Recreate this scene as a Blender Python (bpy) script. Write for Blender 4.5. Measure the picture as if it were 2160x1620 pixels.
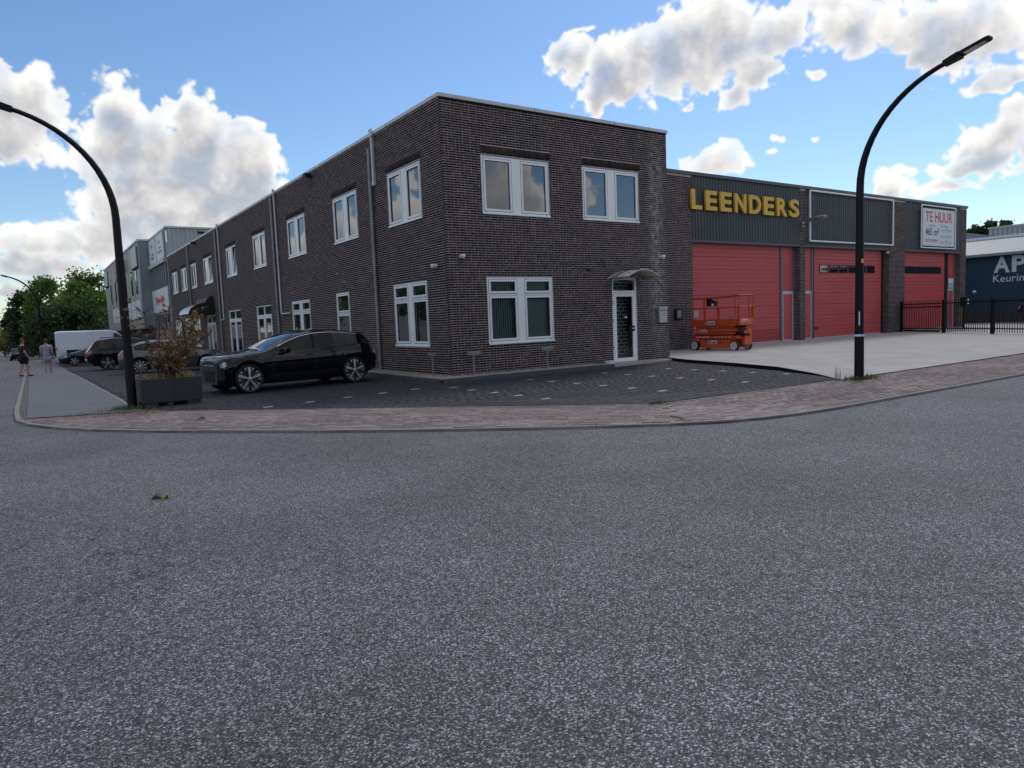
import bpy, math, random
import numpy as np
from mathutils import Vector, Matrix
random.seed(7); rng=np.random.default_rng(11)
for o in list(bpy.data.objects): bpy.data.objects.remove(o)
scene=bpy.context.scene; COL=scene.collection
R=math.radians
# ------------------------------------------------------------------ camera
CAM=Vector((-8.8127,-15.6708,1.40)); FPX=1482.0
def basis(yaw,pitch,roll):
    cy,sy,cp,sp=math.cos(yaw),math.sin(yaw),math.cos(pitch),math.sin(pitch)
    F=Vector((sy*cp,cy*cp,sp)); R0=Vector((cy,-sy,0)); U0=R0.cross(F)
    c,s=math.cos(roll),math.sin(roll)
    return c*R0+s*U0, -s*R0+c*U0, F
CR,CU,CF=basis(R(34.2331),R(-5.2157),R(-2.2753))
cd=bpy.data.cameras.new('camera'); cd.sensor_width=36; cd.lens=FPX/2160*36; cd.clip_end=3000; cd.clip_start=.05
cam=bpy.data.objects.new('camera',cd); COL.objects.link(cam)
m=Matrix((CR,CU,-CF)).transposed().to_4x4(); m.translation=CAM; cam.matrix_world=m
scene.camera=cam
def ray(u,v): return CF+CR*((u-1080)/FPX)-CU*((v-810)/FPX)
# ------------------------------------------------------------------ world, sun, exposure
SUN_AZ,SUN_EL=R(62),R(50)      # azimuth from +Y towards +X
def cloud_field():
    """cumulus computed as a field over azimuth and elevation: brightness and cover"""
    PD=12; Wd,Hd=360*PD,72*PD; E0=-5.0; g=np.random.default_rng(21)
    fy=np.fft.fftfreq(Hd)[:,None]; fx=np.fft.rfftfreq(Wd)[None,:]; fr=np.sqrt(fx*fx+(fy*1.0)**2).astype(np.float32)
    def band(period,bw=.45):
        n=g.standard_normal((Hd,Wd),dtype=np.float32); F_=np.fft.rfft2(n)*np.exp(-.5*(np.log(np.maximum(fr,1e-7)*period)/bw)**2)
        r=np.fft.irfft2(F_,s=(Hd,Wd)).astype(np.float32); return r/r.std()
    az=((np.arange(Wd)+.5)/PD-180)[None,:]; el=(E0+(np.arange(Hd)+.5)/PD)[:,None]
    w1,w2=band(9*PD),band(9*PD); w3,w4=band(2.2*PD),band(2.2*PD)
    AZ=az+w1*.5+w3*.16; EL=el+w2*.35+w4*.14
    blobs=[(45,232,88,80),(20,300,105,45),(232,235,52,72),(285,320,110,75),(405,235,48,50),(440,285,80,55),(400,350,150,70),(330,420,140,50),
      (505,395,125,62),(450,450,150,45),(525,280,34,18),(560,430,70,40),(420,480,170,40),(300,470,90,40),(520,340,60,50),(100,510,190,30),(60,560,150,22),(210,485,60,26),(90,620,140,16),
      (1205,130,46,36),(1280,150,62,56),(1350,115,60,62),(1440,110,95,84),(1545,75,105,75),(1590,150,62,32),(1245,192,40,34),(1320,180,60,30),(1545,195,44,30),(1480,15,85,30),(1640,60,50,50),
      (1800,45,120,50),(1930,60,120,44),(2060,70,110,58),(2120,165,70,24),(1740,10,60,26),(1990,110,60,26),
      (2050,305,80,38),(2125,275,80,45),(2040,345,80,22),(2010,390,60,12),(1885,392,50,34),(1510,352,62,32),(1628,328,15,9),(1652,296,10,10),(1700,150,16,8),(2210,320,90,60),(1230,75,14,6),(1440,228,10,6),(1725,300,8,5)]
    m=np.full((Hd,Wd),-3,np.float32)
    for (u,v,ru,rv) in blobs:
        d=ray(u,v).normalized(); a0=math.degrees(math.atan2(d.x,d.y)); e0=math.degrees(math.asin(d.z)); d2=ray(u+ru,v).normalized(); d3=ray(u,v-rv).normalized()
        ra=abs(math.degrees(math.atan2(d2.x,d2.y))-a0); rb=abs(math.degrees(math.asin(d3.z))-e0)
        i0,i1=int((a0-ra*2.2-3+180)*PD),int((a0+ra*2.2+3+180)*PD); j0,j1=max(0,int((e0-rb*2.2-3-E0)*PD)),min(Hd,int((e0+rb*2.2+3-E0)*PD)); i0,i1=max(0,i0),min(Wd,i1)
        r=1-np.sqrt(((AZ[j0:j1,i0:i1]-a0)/ra)**2+((EL[j0:j1,i0:i1]-e0)/rb)**2); q=m[j0:j1,i0:i1]
        h=np.maximum(.25-np.abs(q-r),0)/.25; m[j0:j1,i0:i1]=np.maximum(q,r)+h*h*.0625
    gen=np.clip(band(16*PD,.5)*.8+.16,-2,1.2)
    caz=math.degrees(math.atan2(CF.x,CF.y)); k=np.clip((np.abs(az-caz)-38)/12,0,1); k=np.maximum(k,np.clip((el-27)/8,0,1)+0*az); k=k*k*(3-2*k)
    m=m*(1-k)+gen*k
    bil=sum(np.abs(band(p*PD,.35))*w for p,w in ((4.5,.34),(2.1,.22),(1.0,.13),(.5,.07)))
    fbm=sum(band(p*PD,.4)*w for p,w in ((2.6,.10),(1.2,.06),(.55,.035),(.26,.02)))
    low=band(5*PD,.5)
    d0=np.minimum((m+.22)*1.9,1.6)+(bil-.58)*.95; d=d0+fbm
    soft=np.clip(.50+.22*low,.22,.95)
    mask=np.clip((d+.02)/soft,0,1); mask=mask*mask*(3-2*mask)*np.clip(.93+.1*low,0,1)
    dd=np.clip(d0+fbm*.5,0,1.6); acc=np.zeros_like(dd)
    for i in range(1,8):
        st=max(1,int(PD*.30*i)); sh=np.roll(dd,(-st,-int(st*.35)),(0,1)); sh[-st:]=0; acc+=sh*.13
    light=np.exp(-1.25*acc)
    core=np.clip((d0-.3)/1.5,0,1)
    bright=.40+.64*light+.26*(1-core)**2-.06*core+fbm*.22+(bil-.58)*.18+low*.05
    bright=np.clip(bright,.16,1.0)
    img=bpy.data.images.new('cloud_field',Wd,Hd,float_buffer=True,is_data=True)
    px_=np.zeros((Hd,Wd,4),np.float32); px_[...,0]=bright; px_[...,1]=mask; px_[...,3]=1
    img.pixels.foreach_set(px_.ravel()); img.update(); return img,E0,72.0
def build_world():
    w=bpy.data.worlds.new('World'); scene.world=w; w.use_nodes=True
    nt=w.node_tree; N=nt.nodes; L=nt.links; N.clear()
    out=N.new('ShaderNodeOutputWorld'); bg=N.new('ShaderNodeBackground'); L.new(bg.outputs[0],out.inputs[0])
    sky=N.new('ShaderNodeTexSky'); sky.sky_type='NISHITA'; sky.sun_disc=False
    sky.sun_elevation=SUN_EL; sky.sun_rotation=SUN_AZ; sky.air_density=1.0; sky.dust_density=.25; sky.ozone_density=3.0
    img,E0,ER=cloud_field()
    tc=N.new('ShaderNodeTexCoord'); sp=N.new('ShaderNodeSeparateXYZ'); L.new(tc.outputs['Generated'],sp.inputs[0])
    def mth(op,a,b=None,c=None):
        n=N.new('ShaderNodeMath'); n.operation=op
        for i,x in enumerate((a,b,c)):
            if x is None: continue
            if isinstance(x,(int,float)): n.inputs[i].default_value=x
            else: L.new(x,n.inputs[i])
        return n.outputs[0]
    u=mth('MULTIPLY_ADD',mth('ARCTAN2',sp.outputs[0],sp.outputs[1]),1/(2*math.pi),.5)
    v=mth('MULTIPLY_ADD',mth('ARCSINE',sp.outputs[2]),180/math.pi/ER,-E0/ER)
    cb=N.new('ShaderNodeCombineXYZ'); L.new(u,cb.inputs[0]); L.new(mth('MINIMUM',mth('MAXIMUM',v,.002),.998),cb.inputs[1])
    im=N.new('ShaderNodeTexImage'); im.image=img; im.interpolation='Cubic'; im.extension='REPEAT'; L.new(cb.outputs[0],im.inputs[0])
    sc_=N.new('ShaderNodeSeparateColor'); L.new(im.outputs[0],sc_.inputs[0])
    ramp=N.new('ShaderNodeValToRGB'); L.new(sc_.outputs[0],ramp.inputs[0]); e=ramp.color_ramp.elements
    e[0].position=.15; e[0].color=(.30,.305,.335,1); e[1].position=.95; e[1].color=(1.0,.985,.95,1)
    x=e.new(.45); x.color=(.50,.50,.525,1); x=e.new(.7); x.color=(.78,.77,.76,1)
    vm=N.new('ShaderNodeVectorMath'); vm.operation='SCALE'; L.new(ramp.outputs[0],vm.inputs[0]); vm.inputs['Scale'].default_value=CLOUD
    hs=N.new('ShaderNodeHueSaturation'); hs.inputs['Saturation'].default_value=1.12; L.new(sky.outputs[0],hs.inputs['Color'])
    mixc=N.new('ShaderNodeMix'); mixc.data_type='RGBA'; L.new(sc_.outputs[1],mixc.inputs[0]); L.new(hs.outputs[0],mixc.inputs[6]); L.new(vm.outputs[0],mixc.inputs[7])
    L.new(mixc.outputs[2],bg.inputs[0]); bg.inputs[1].default_value=SKY_STRENGTH
    w.cycles.sampling_method='MANUAL'; w.cycles.sample_map_resolution=512
CLOUD=8.0
SKY_STRENGTH=.106
build_world()
sl=bpy.data.lights.new('sun','SUN'); sl.energy=1.0; sl.angle=R(14); sl.color=(1,.965,.92)
so=bpy.data.objects.new('sun',sl); COL.objects.link(so); so.location=(40,60,80)
sdv=Vector((math.sin(SUN_AZ)*math.cos(SUN_EL),math.cos(SUN_AZ)*math.cos(SUN_EL),math.sin(SUN_EL)))
so.rotation_euler=(-sdv).to_track_quat('-Z','Y').to_euler()
vs=scene.view_settings; vs.view_transform='Standard'; vs.look='None'; vs.gamma=1; vs.exposure=0.32; vs.use_curve_mapping=False
scene.render.engine='CYCLES'
scene.render.resolution_x,scene.render.resolution_y=1024,768

# ------------------------------------------------------------------ materials
MATS={}
def _nodes(name):
    m=bpy.data.materials.new(name); m.use_nodes=True; nt=m.node_tree
    return m,nt,nt.nodes['Principled BSDF']
def flat(name,col,rough=.5,metal=0,spec=.5,var=.0,scale=6,bump=0,coat=0,bscale=None):
    m,nt,p=_nodes(name); N,L=nt.nodes,nt.links
    p.inputs['Roughness'].default_value=rough; p.inputs['Metallic'].default_value=metal
    p.inputs['Specular IOR Level'].default_value=spec; p.inputs['Coat Weight'].default_value=coat
    p.inputs['Base Color'].default_value=(*col,1)
    if var or bump:
        geo=N.new('ShaderNodeTexCoord')
        n=N.new('ShaderNodeTexNoise'); n.inputs['Scale'].default_value=scale; n.inputs['Detail'].default_value=6; n.inputs['Roughness'].default_value=.62
        L.new(geo.outputs['Object'],n.inputs['Vector'])
        if var:
            r=N.new('ShaderNodeValToRGB'); e=r.color_ramp.elements
            e[0].position=.28; e[1].position=.72
            e[0].color=(*[c*(1-var) for c in col],1); e[1].color=(*[min(1,c*(1+var)) for c in col],1)
            L.new(n.outputs['Fac'],r.inputs[0]); L.new(r.outputs[0],p.inputs['Base Color'])
        if bump:
            n2=N.new('ShaderNodeTexNoise'); n2.inputs['Scale'].default_value=bscale or scale*4; n2.inputs['Detail'].default_value=4
            L.new(geo.outputs['Object'],n2.inputs['Vector'])
            b=N.new('ShaderNodeBump'); b.inputs['Strength'].default_value=bump; b.inputs['Distance'].default_value=.01
            L.new(n2.outputs['Fac'],b.inputs['Height']); L.new(b.outputs[0],p.inputs['Normal'])
    MATS[name]=m; return m
def piece_mat(name,stops,rough,scale=30,mott=.35,bump=.4,stain=None):
    """colour of one brick or paver from its own 'rnd' attribute, with grain on top"""
    m,nt,p=_nodes(name); N,L=nt.nodes,nt.links
    a=N.new('ShaderNodeAttribute'); a.attribute_name='rnd'
    r=N.new('ShaderNodeValToRGB'); e=r.color_ramp.elements
    e[0].position,e[0].color=stops[0][0],(*stops[0][1],1); e[1].position,e[1].color=stops[-1][0],(*stops[-1][1],1)
    for s,c in stops[1:-1]: x=e.new(s); x.color=(*c,1)
    L.new(a.outputs['Fac'],r.inputs[0])
    tc=N.new('ShaderNodeNewGeometry')
    n=N.new('ShaderNodeTexNoise'); n.inputs['Scale'].default_value=scale; n.inputs['Detail'].default_value=5; L.new(tc.outputs['Position'],n.inputs['Vector'])
    mp=N.new('ShaderNodeMapRange'); L.new(n.outputs['Fac'],mp.inputs[0]); mp.inputs[1].default_value=.25; mp.inputs[2].default_value=.75; mp.inputs[3].default_value=1-mott; mp.inputs[4].default_value=1+mott
    nb=N.new('ShaderNodeTexNoise'); nb.inputs['Scale'].default_value=.7; nb.inputs['Detail'].default_value=3; L.new(tc.outputs['Position'],nb.inputs['Vector'])
    mb=N.new('ShaderNodeMapRange'); L.new(nb.outputs['Fac'],mb.inputs[0]); mb.inputs[1].default_value=.3; mb.inputs[2].default_value=.7; mb.inputs[3].default_value=.82; mb.inputs[4].default_value=1.18
    mu=N.new('ShaderNodeMath'); mu.operation='MULTIPLY'; L.new(mp.outputs[0],mu.inputs[0]); L.new(mb.outputs[0],mu.inputs[1])
    vm=N.new('ShaderNodeVectorMath'); vm.operation='SCALE'; L.new(r.outputs[0],vm.inputs[0]); L.new(mu.outputs[0],vm.inputs['Scale'])
    colr=vm.outputs[0]
    if stain: colr=stain(N,L,tc,colr)
    L.new(colr,p.inputs['Base Color']); p.inputs['Roughness'].default_value=rough; p.inputs['Specular IOR Level'].default_value=.3
    b=N.new('ShaderNodeBump'); b.inputs['Strength'].default_value=bump; b.inputs['Distance'].default_value=.006
    L.new(n.outputs['Fac'],b.inputs['Height']); L.new(b.outputs[0],p.inputs['Normal'])
    MATS[name]=m; return m
def lime_stain(N,L,tc,colr):
    """white lime bloom running down the front wall under a leaking parapet, near its right end"""
    sp=N.new('ShaderNodeSeparateXYZ'); L.new(tc.outputs['Position'],sp.inputs[0])
    def mr(src,a,b,c,d):
        n=N.new('ShaderNodeMapRange'); n.interpolation_type='SMOOTHSTEP'; L.new(src,n.inputs[0])
        for i,q in enumerate((a,b,c,d)): n.inputs[i+1].default_value=q
        return n.outputs[0]
    def mul(a,b):
        n=N.new('ShaderNodeMath'); n.operation='MULTIPLY'; L.new(a,n.inputs[0]); L.new(b,n.inputs[1]); return n.outputs[0]
    x=mul(mr(sp.outputs[0],7.02,7.42,0,1),mr(sp.outputs[0],7.55,7.98,1,0))
    z=mul(mr(sp.outputs[2],.2,2.2,.25,1),mr(sp.outputs[2],5.5,6.9,1,.25))
    y=mr(sp.outputs[1],.2,.3,1,0)
    n=N.new('ShaderNodeTexNoise'); n.inputs['Scale'].default_value=5; n.inputs['Detail'].default_value=8; n.inputs['Roughness'].default_value=.75; L.new(tc.outputs['Position'],n.inputs['Vector'])
    k=mul(mul(mul(x,z),y),mr(n.outputs['Fac'],.40,.66,0,.75))
    mx=N.new('ShaderNodeMix'); mx.data_type='RGBA'; L.new(k,mx.inputs[0]); L.new(colr,mx.inputs[6]); mx.inputs[7].default_value=(.42,.42,.46,1)
    return mx.outputs[2]
BR=[(0,(.009,.006,.007)),(.25,(.019,.012,.0135)),(.6,(.034,.020,.020)),(.88,(.060,.034,.029)),(1,(.100,.055,.041))]
piece_mat('brick',BR,.75,40,.3,.5,lime_stain)
piece_mat('paver_pink',[(0,(.17,.135,.138)),(.5,(.225,.182,.18)),(1,(.29,.24,.232))],.85,25,.22,.5)
piece_mat('paver_dark',[(0,(.026,.027,.035)),(.5,(.032,.033,.042)),(1,(.040,.041,.050))],.72,18,.3,.5)
flat("mortar",(.46,.395,.40),.95,var=.3,scale=3,bump=.4,bscale=60)
flat('joint_sand',(.10,.09,.085),.95,var=.3,scale=8)
flat('joint_dark',(.029,.029,.035),.95,var=.3,scale=8)
flat('paver_white',(.36,.36,.37),.7,var=.25,scale=12)
flat('concrete_yard',(.37,.355,.345),.85,var=.16,scale=.9,bump=.25,bscale=40)
flat('sidewalk',(.115,.12,.14),.85,var=.14,scale=1.3,bump=.2,bscale=50)
flat('kerb',(.075,.078,.088),.85,var=.25,scale=5,bump=.3)
flat('kerb_light',(.21,.20,.20),.85,var=.25,scale=5,bump=.3)
flat('white_frame',(.84,.87,.91),.3,var=.04,scale=2)
flat('trim_metal',(.50,.53,.56),.4,metal=.2,var=.08,scale=1.5)
flat('zinc',(.23,.235,.255),.45,metal=.3,var=.2,scale=3)
flat('clad_dark',(.055,.066,.075),.45,metal=.2,var=.12,scale=1.2)
flat('clad_trim',(.075,.09,.10),.45,metal=.2,var=.1,scale=2)
flat('red_door',(.50,.072,.078),.45,var=.10,scale=1.1)
flat('red_dark',(.40,.042,.05),.45,var=.10,scale=2)
flat('black_steel',(.006,.006,.007),.5,spec=.25,var=.2,scale=5)
flat('dark_gap',(.012,.011,.011),.9)
flat('grey_post',(.12,.135,.165),.5,var=.1)
flat('orange',(.50,.062,.012),.42,var=.18,scale=5)
flat('orange_worn',(.55,.10,.03),.5,var=.22,scale=7)
flat('rubber',(.015,.015,.016),.8)
flat('tyre',(.009,.009,.010),.7,bump=.2,bscale=80)
flat('wheel_white',(.55,.56,.58),.5,var=.12,scale=9)
flat('yellow',(.68,.43,.045),.45,var=.12,scale=4)
flat('sign_white',(.66,.70,.76),.45,var=.06,scale=2)
flat('ink_red',(.55,.10,.08),.5); flat('ink_blue',(.06,.09,.15),.5); flat('ink_grey',(.20,.24,.32),.5); flat('ink_black',(.012,.012,.012),.5)
flat('ink_teal',(.36,.45,.52),.5)
flat('planter',(.022,.025,.031),.6,var=.25,scale=4,bump=.15)
flat('chrome',(.75,.77,.8),.2,metal=.9); flat('alloy',(.52,.53,.55),.3,metal=.8); flat('alloy_dark',(.04,.04,.043),.4,metal=.3)
flat('paint_black',(.0025,.003,.0055),.06,spec=.42); flat('paint_navy',(.006,.008,.016),.1,spec=.55)
flat('paint_grey',(.085,.083,.083),.25,metal=.5,coat=1); flat('paint_white',(.62,.68,.76),.3,coat=.6)
flat('plastic_black',(.006,.006,.007),.6,spec=.3)
flat('car_glass',(.003,.005,.010),.03,spec=.36); flat('lamp_red',(.42,.012,.015),.2,coat=1); flat('lamp_clear',(.35,.37,.40),.12,metal=.3,coat=1)
flat('plate_yellow',(.62,.45,.05),.5)
flat('hall_pale',(.30,.32,.34),.5,var=.2,scale=.3)
flat('clad_light',(.38,.41,.44),.45,metal=.15,var=.08,scale=1); flat('clad_grey',(.24,.27,.31),.5,metal=.1,var=.08,scale=1); flat('clad_green',(.27,.30,.28),.5,var=.1,scale=1)
flat('clad_seam',(.13,.145,.17),.5)
flat('blue_wall',(.010,.042,.085),.5,var=.12,scale=1); flat('roof_sheet',(.34,.34,.33),.5,metal=.2,var=.1,scale=1); flat('roof_white',(.62,.66,.72),.4)
flat('brick_hall',(.024,.026,.031),.9,var=.3,scale=1)
flat('timber_dark',(.045,.042,.045),.8,var=.3,scale=6)
flat('grass_green',(.07,.12,.025),.8,var=.4,scale=9); flat('grass_dry',(.26,.19,.09),.85,var=.35,scale=9)
flat('bark',(.07,.055,.045),.9,var=.3,scale=8,bump=.4); flat('soil',(.06,.045,.035),.95,var=.3,scale=9)
flat('canopy_sheet',(.46,.42,.32),.3,var=.08); flat('awning_black',(.010,.010,.011),.5); flat('awning_front',(.55,.56,.57),.3,metal=.3)
flat('gravel',(.30,.285,.26),.9,var=.5,scale=60)
flat('skin',(.42,.26,.19),.55); flat('hair',(.035,.025,.018),.7); flat('hair_dark',(.012,.010,.010),.7)
flat('cloth_navy',(.008,.009,.013),.85); flat('cloth_greyblue',(.26,.27,.33),.85); flat('cloth_short_grey',(.24,.25,.33),.85); flat('shoe_white',(.62,.63,.65),.6)
flat('blind',(.30,.36,.37),.8); flat('interior_dark',(.02,.021,.023),.9)
flat('litter',(.16,.17,.10),.6); flat('brown_shrub_wood',(.08,.05,.035),.9)
flat('garage_dark',(.02,.02,.022),.8)
def leaf_mat(name,stops,trans=.35):
    m,nt,p=_nodes(name); N,L=nt.nodes,nt.links
    a=N.new('ShaderNodeAttribute'); a.attribute_name='rnd'
    r=N.new('ShaderNodeValToRGB'); e=r.color_ramp.elements
    e[0].color=(*stops[0],1); e[1].color=(*stops[-1],1)
    for i,c in enumerate(stops[1:-1]): x=e.new((i+1)/(len(stops)-1)); x.color=(*c,1)
    L.new(a.outputs['Fac'],r.inputs[0]); L.new(r.outputs[0],p.inputs['Base Color']); p.inputs['Roughness'].default_value=.6
    t=N.new('ShaderNodeBsdfTranslucent'); L.new(r.outputs[0],t.inputs[0]); mx=N.new('ShaderNodeMixShader'); mx.inputs[0].default_value=trans
    L.new(p.outputs[0],mx.inputs[1]); L.new(t.outputs[0],mx.inputs[2]); L.new(mx.outputs[0],N['Material Output'].inputs[0])
    MATS[name]=m
leaf_mat('leaves_green',[(.055,.11,.02),(.12,.21,.038),(.24,.34,.07)],.5)
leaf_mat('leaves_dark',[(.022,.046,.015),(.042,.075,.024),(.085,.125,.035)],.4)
leaf_mat('leaves_olive',[(.10,.12,.03),(.20,.20,.05),(.34,.26,.08)],.45)
leaf_mat('leaves_brown',[(.10,.05,.02),(.22,.12,.05),(.38,.25,.13)],.25)
def glass_mats():
    m,nt,p=_nodes('window_glass'); N,L=nt.nodes,nt.links
    p.inputs['Base Color'].default_value=(.012,.014,.017,1); p.inputs['Roughness'].default_value=.015
    p.inputs['IOR'].default_value=2.6; MATS['window_glass']=m
    tc=N.new('ShaderNodeTexCoord'); n=N.new('ShaderNodeTexNoise'); n.inputs['Scale'].default_value=1.3; n.inputs['Detail'].default_value=1; L.new(tc.outputs['Object'],n.inputs[0])
    b=N.new('ShaderNodeBump'); b.inputs['Strength'].default_value=.05; b.inputs['Distance'].default_value=.05; L.new(n.outputs['Fac'],b.inputs['Height']); L.new(b.outputs[0],p.inputs['Normal'])
    m=bpy.data.materials.new('clear_glass'); m.use_nodes=True; nt=m.node_tree; N,L=nt.nodes,nt.links; N.clear()
    o=N.new('ShaderNodeOutputMaterial'); mx=N.new('ShaderNodeMixShader'); t=N.new('ShaderNodeBsdfTransparent'); g=N.new('ShaderNodeBsdfGlossy'); f=N.new('ShaderNodeFresnel')
    t.inputs[0].default_value=(.80,.88,.88,1); g.inputs['Roughness'].default_value=.01; f.inputs[0].default_value=1.5
    L.new(f.outputs[0],mx.inputs[0]); L.new(t.outputs[0],mx.inputs[1]); L.new(g.outputs[0],mx.inputs[2]); L.new(mx.outputs[0],o.inputs[0]); MATS['clear_glass']=m
glass_mats()
def asphalt_mat():
    m,nt,p=_nodes('asphalt'); N,L=nt.nodes,nt.links
    g=N.new('ShaderNodeNewGeometry')
    v=N.new('ShaderNodeTexVoronoi'); v.inputs['Scale'].default_value=150; L.new(g.outputs['Position'],v.inputs['Vector'])
    r=N.new('ShaderNodeValToRGB'); e=r.color_ramp.elements; e[0].position=0; e[0].color=(.018,.019,.023,1); e[1].position=1; e[1].color=(.46,.46,.485,1)
    x=e.new(.45); x.color=(.060,.061,.069,1); x=e.new(.80); x.color=(.145,.146,.158,1)
    sp=N.new('ShaderNodeSeparateColor'); L.new(v.outputs['Color'],sp.inputs[0]); L.new(sp.outputs[0],r.inputs[0])
    def noise(s,d,rg=.6):
        n=N.new('ShaderNodeTexNoise'); n.inputs['Scale'].default_value=s; n.inputs['Detail'].default_value=d; n.inputs['Roughness'].default_value=rg; L.new(g.outputs['Position'],n.inputs['Vector']); return n.outputs['Fac']
    def mr(s,a,b,c,d):
        n=N.new('ShaderNodeMapRange'); L.new(s,n.inputs[0])
        for i,q in enumerate((a,b,c,d)): n.inputs[i+1].default_value=q
        return n.outputs[0]
    mu=N.new('ShaderNodeMath'); mu.operation='MULTIPLY'; L.new(mr(noise(.35,6,.68),.3,.7,.70,1.25),mu.inputs[0]); L.new(mr(noise(26,5),.3,.7,.80,1.2),mu.inputs[1])
    sc=N.new('ShaderNodeVectorMath'); sc.operation='SCALE'; L.new(r.outputs[0],sc.inputs[0]); L.new(mu.outputs[0],sc.inputs['Scale'])
    # fine hairline cracks
    w=N.new('ShaderNodeTexVoronoi'); w.feature='DISTANCE_TO_EDGE'; w.inputs['Scale'].default_value=.16
    nv=N.new('ShaderNodeTexNoise'); nv.inputs['Scale'].default_value=.9; nv.inputs['Detail'].default_value=6; L.new(g.outputs['Position'],nv.inputs['Vector'])
    va=N.new('ShaderNodeVectorMath'); va.operation='ADD'; L.new(g.outputs['Position'],va.inputs[0]); L.new(nv.outputs['Color'],va.inputs[1]); L.new(va.outputs[0],w.inputs['Vector'])
    ck=mr(w.outputs['Distance'],.0006,.0018,.55,1)
    s2=N.new('ShaderNodeVectorMath'); s2.operation='SCALE'; L.new(sc.outputs[0],s2.inputs[0]); L.new(ck,s2.inputs['Scale'])
    L.new(s2.outputs[0],p.inputs['Base Color']); p.inputs['Roughness'].default_value=.75; p.inputs['Specular IOR Level'].default_value=.35
    b=N.new('ShaderNodeBump'); b.inputs['Strength'].default_value=.55; b.inputs['Distance'].default_value=.004; b.invert=True
    L.new(v.outputs['Distance'],b.inputs['Height']); L.new(b.outputs[0],p.inputs['Normal'])
    MATS['asphalt']=m
asphalt_mat()
def tile_mat(name,c1,c2,mort,bw,rh,ms):
    m,nt,p=_nodes(name); N,L=nt.nodes,nt.links
    tc=N.new('ShaderNodeTexCoord'); mp=N.new('ShaderNodeMapping'); L.new(tc.outputs['Object'],mp.inputs[0]); mp.inputs['Rotation'].default_value=(R(90),0,0)
    b=N.new('ShaderNodeTexBrick'); L.new(mp.outputs[0],b.inputs[0]); b.inputs['Scale'].default_value=1; b.inputs['Brick Width'].default_value=bw; b.inputs['Row Height'].default_value=rh; b.inputs['Mortar Size'].default_value=ms
    b.inputs['Color1'].default_value=(*c1,1); b.inputs['Color2'].default_value=(*c2,1); b.inputs['Mortar'].default_value=(*mort,1)
    L.new(b.outputs[0],p.inputs[0]); p.inputs['Roughness'].default_value=.4; MATS[name]=m
tile_mat('entry_tiles',(.055,.085,.09),(.075,.11,.115),(.75,.8,.8),.23,.11,.010)
# ------------------------------------------------------------------ helpers
WLOC={}
def link(o,parent=None):
    COL.objects.link(o)
    if parent is not None:
        o.parent=parent; w=WLOC.get(parent.name)
        if w is not None: o.matrix_parent_inverse=Matrix.Translation(-w)
    return o
def thing(name,label,cat,loc=(0,0,0),group=None):
    o=bpy.data.objects.new(name,None); o.empty_display_size=.3; COL.objects.link(o); o.location=loc
    WLOC[o.name]=Vector(loc); o['label']=label; o['category']=cat
    if group: o['group']=group
    return o
def tag(o,label,cat,group=None):
    o['label']=label; o['category']=cat
    if group: o['group']=group
    return o
def place(t,loc,rz=0,sc=1):
    t.location=loc; t.rotation_euler=(0,0,rz); t.scale=(sc,)*3; return t
def copy_tree(o,parent=None):
    c=o.copy(); COL.objects.link(c)
    if parent is not None: c.parent=parent; c.matrix_parent_inverse=o.matrix_parent_inverse.copy()
    for ch in list(o.children): copy_tree(ch,c)
    return c
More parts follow.
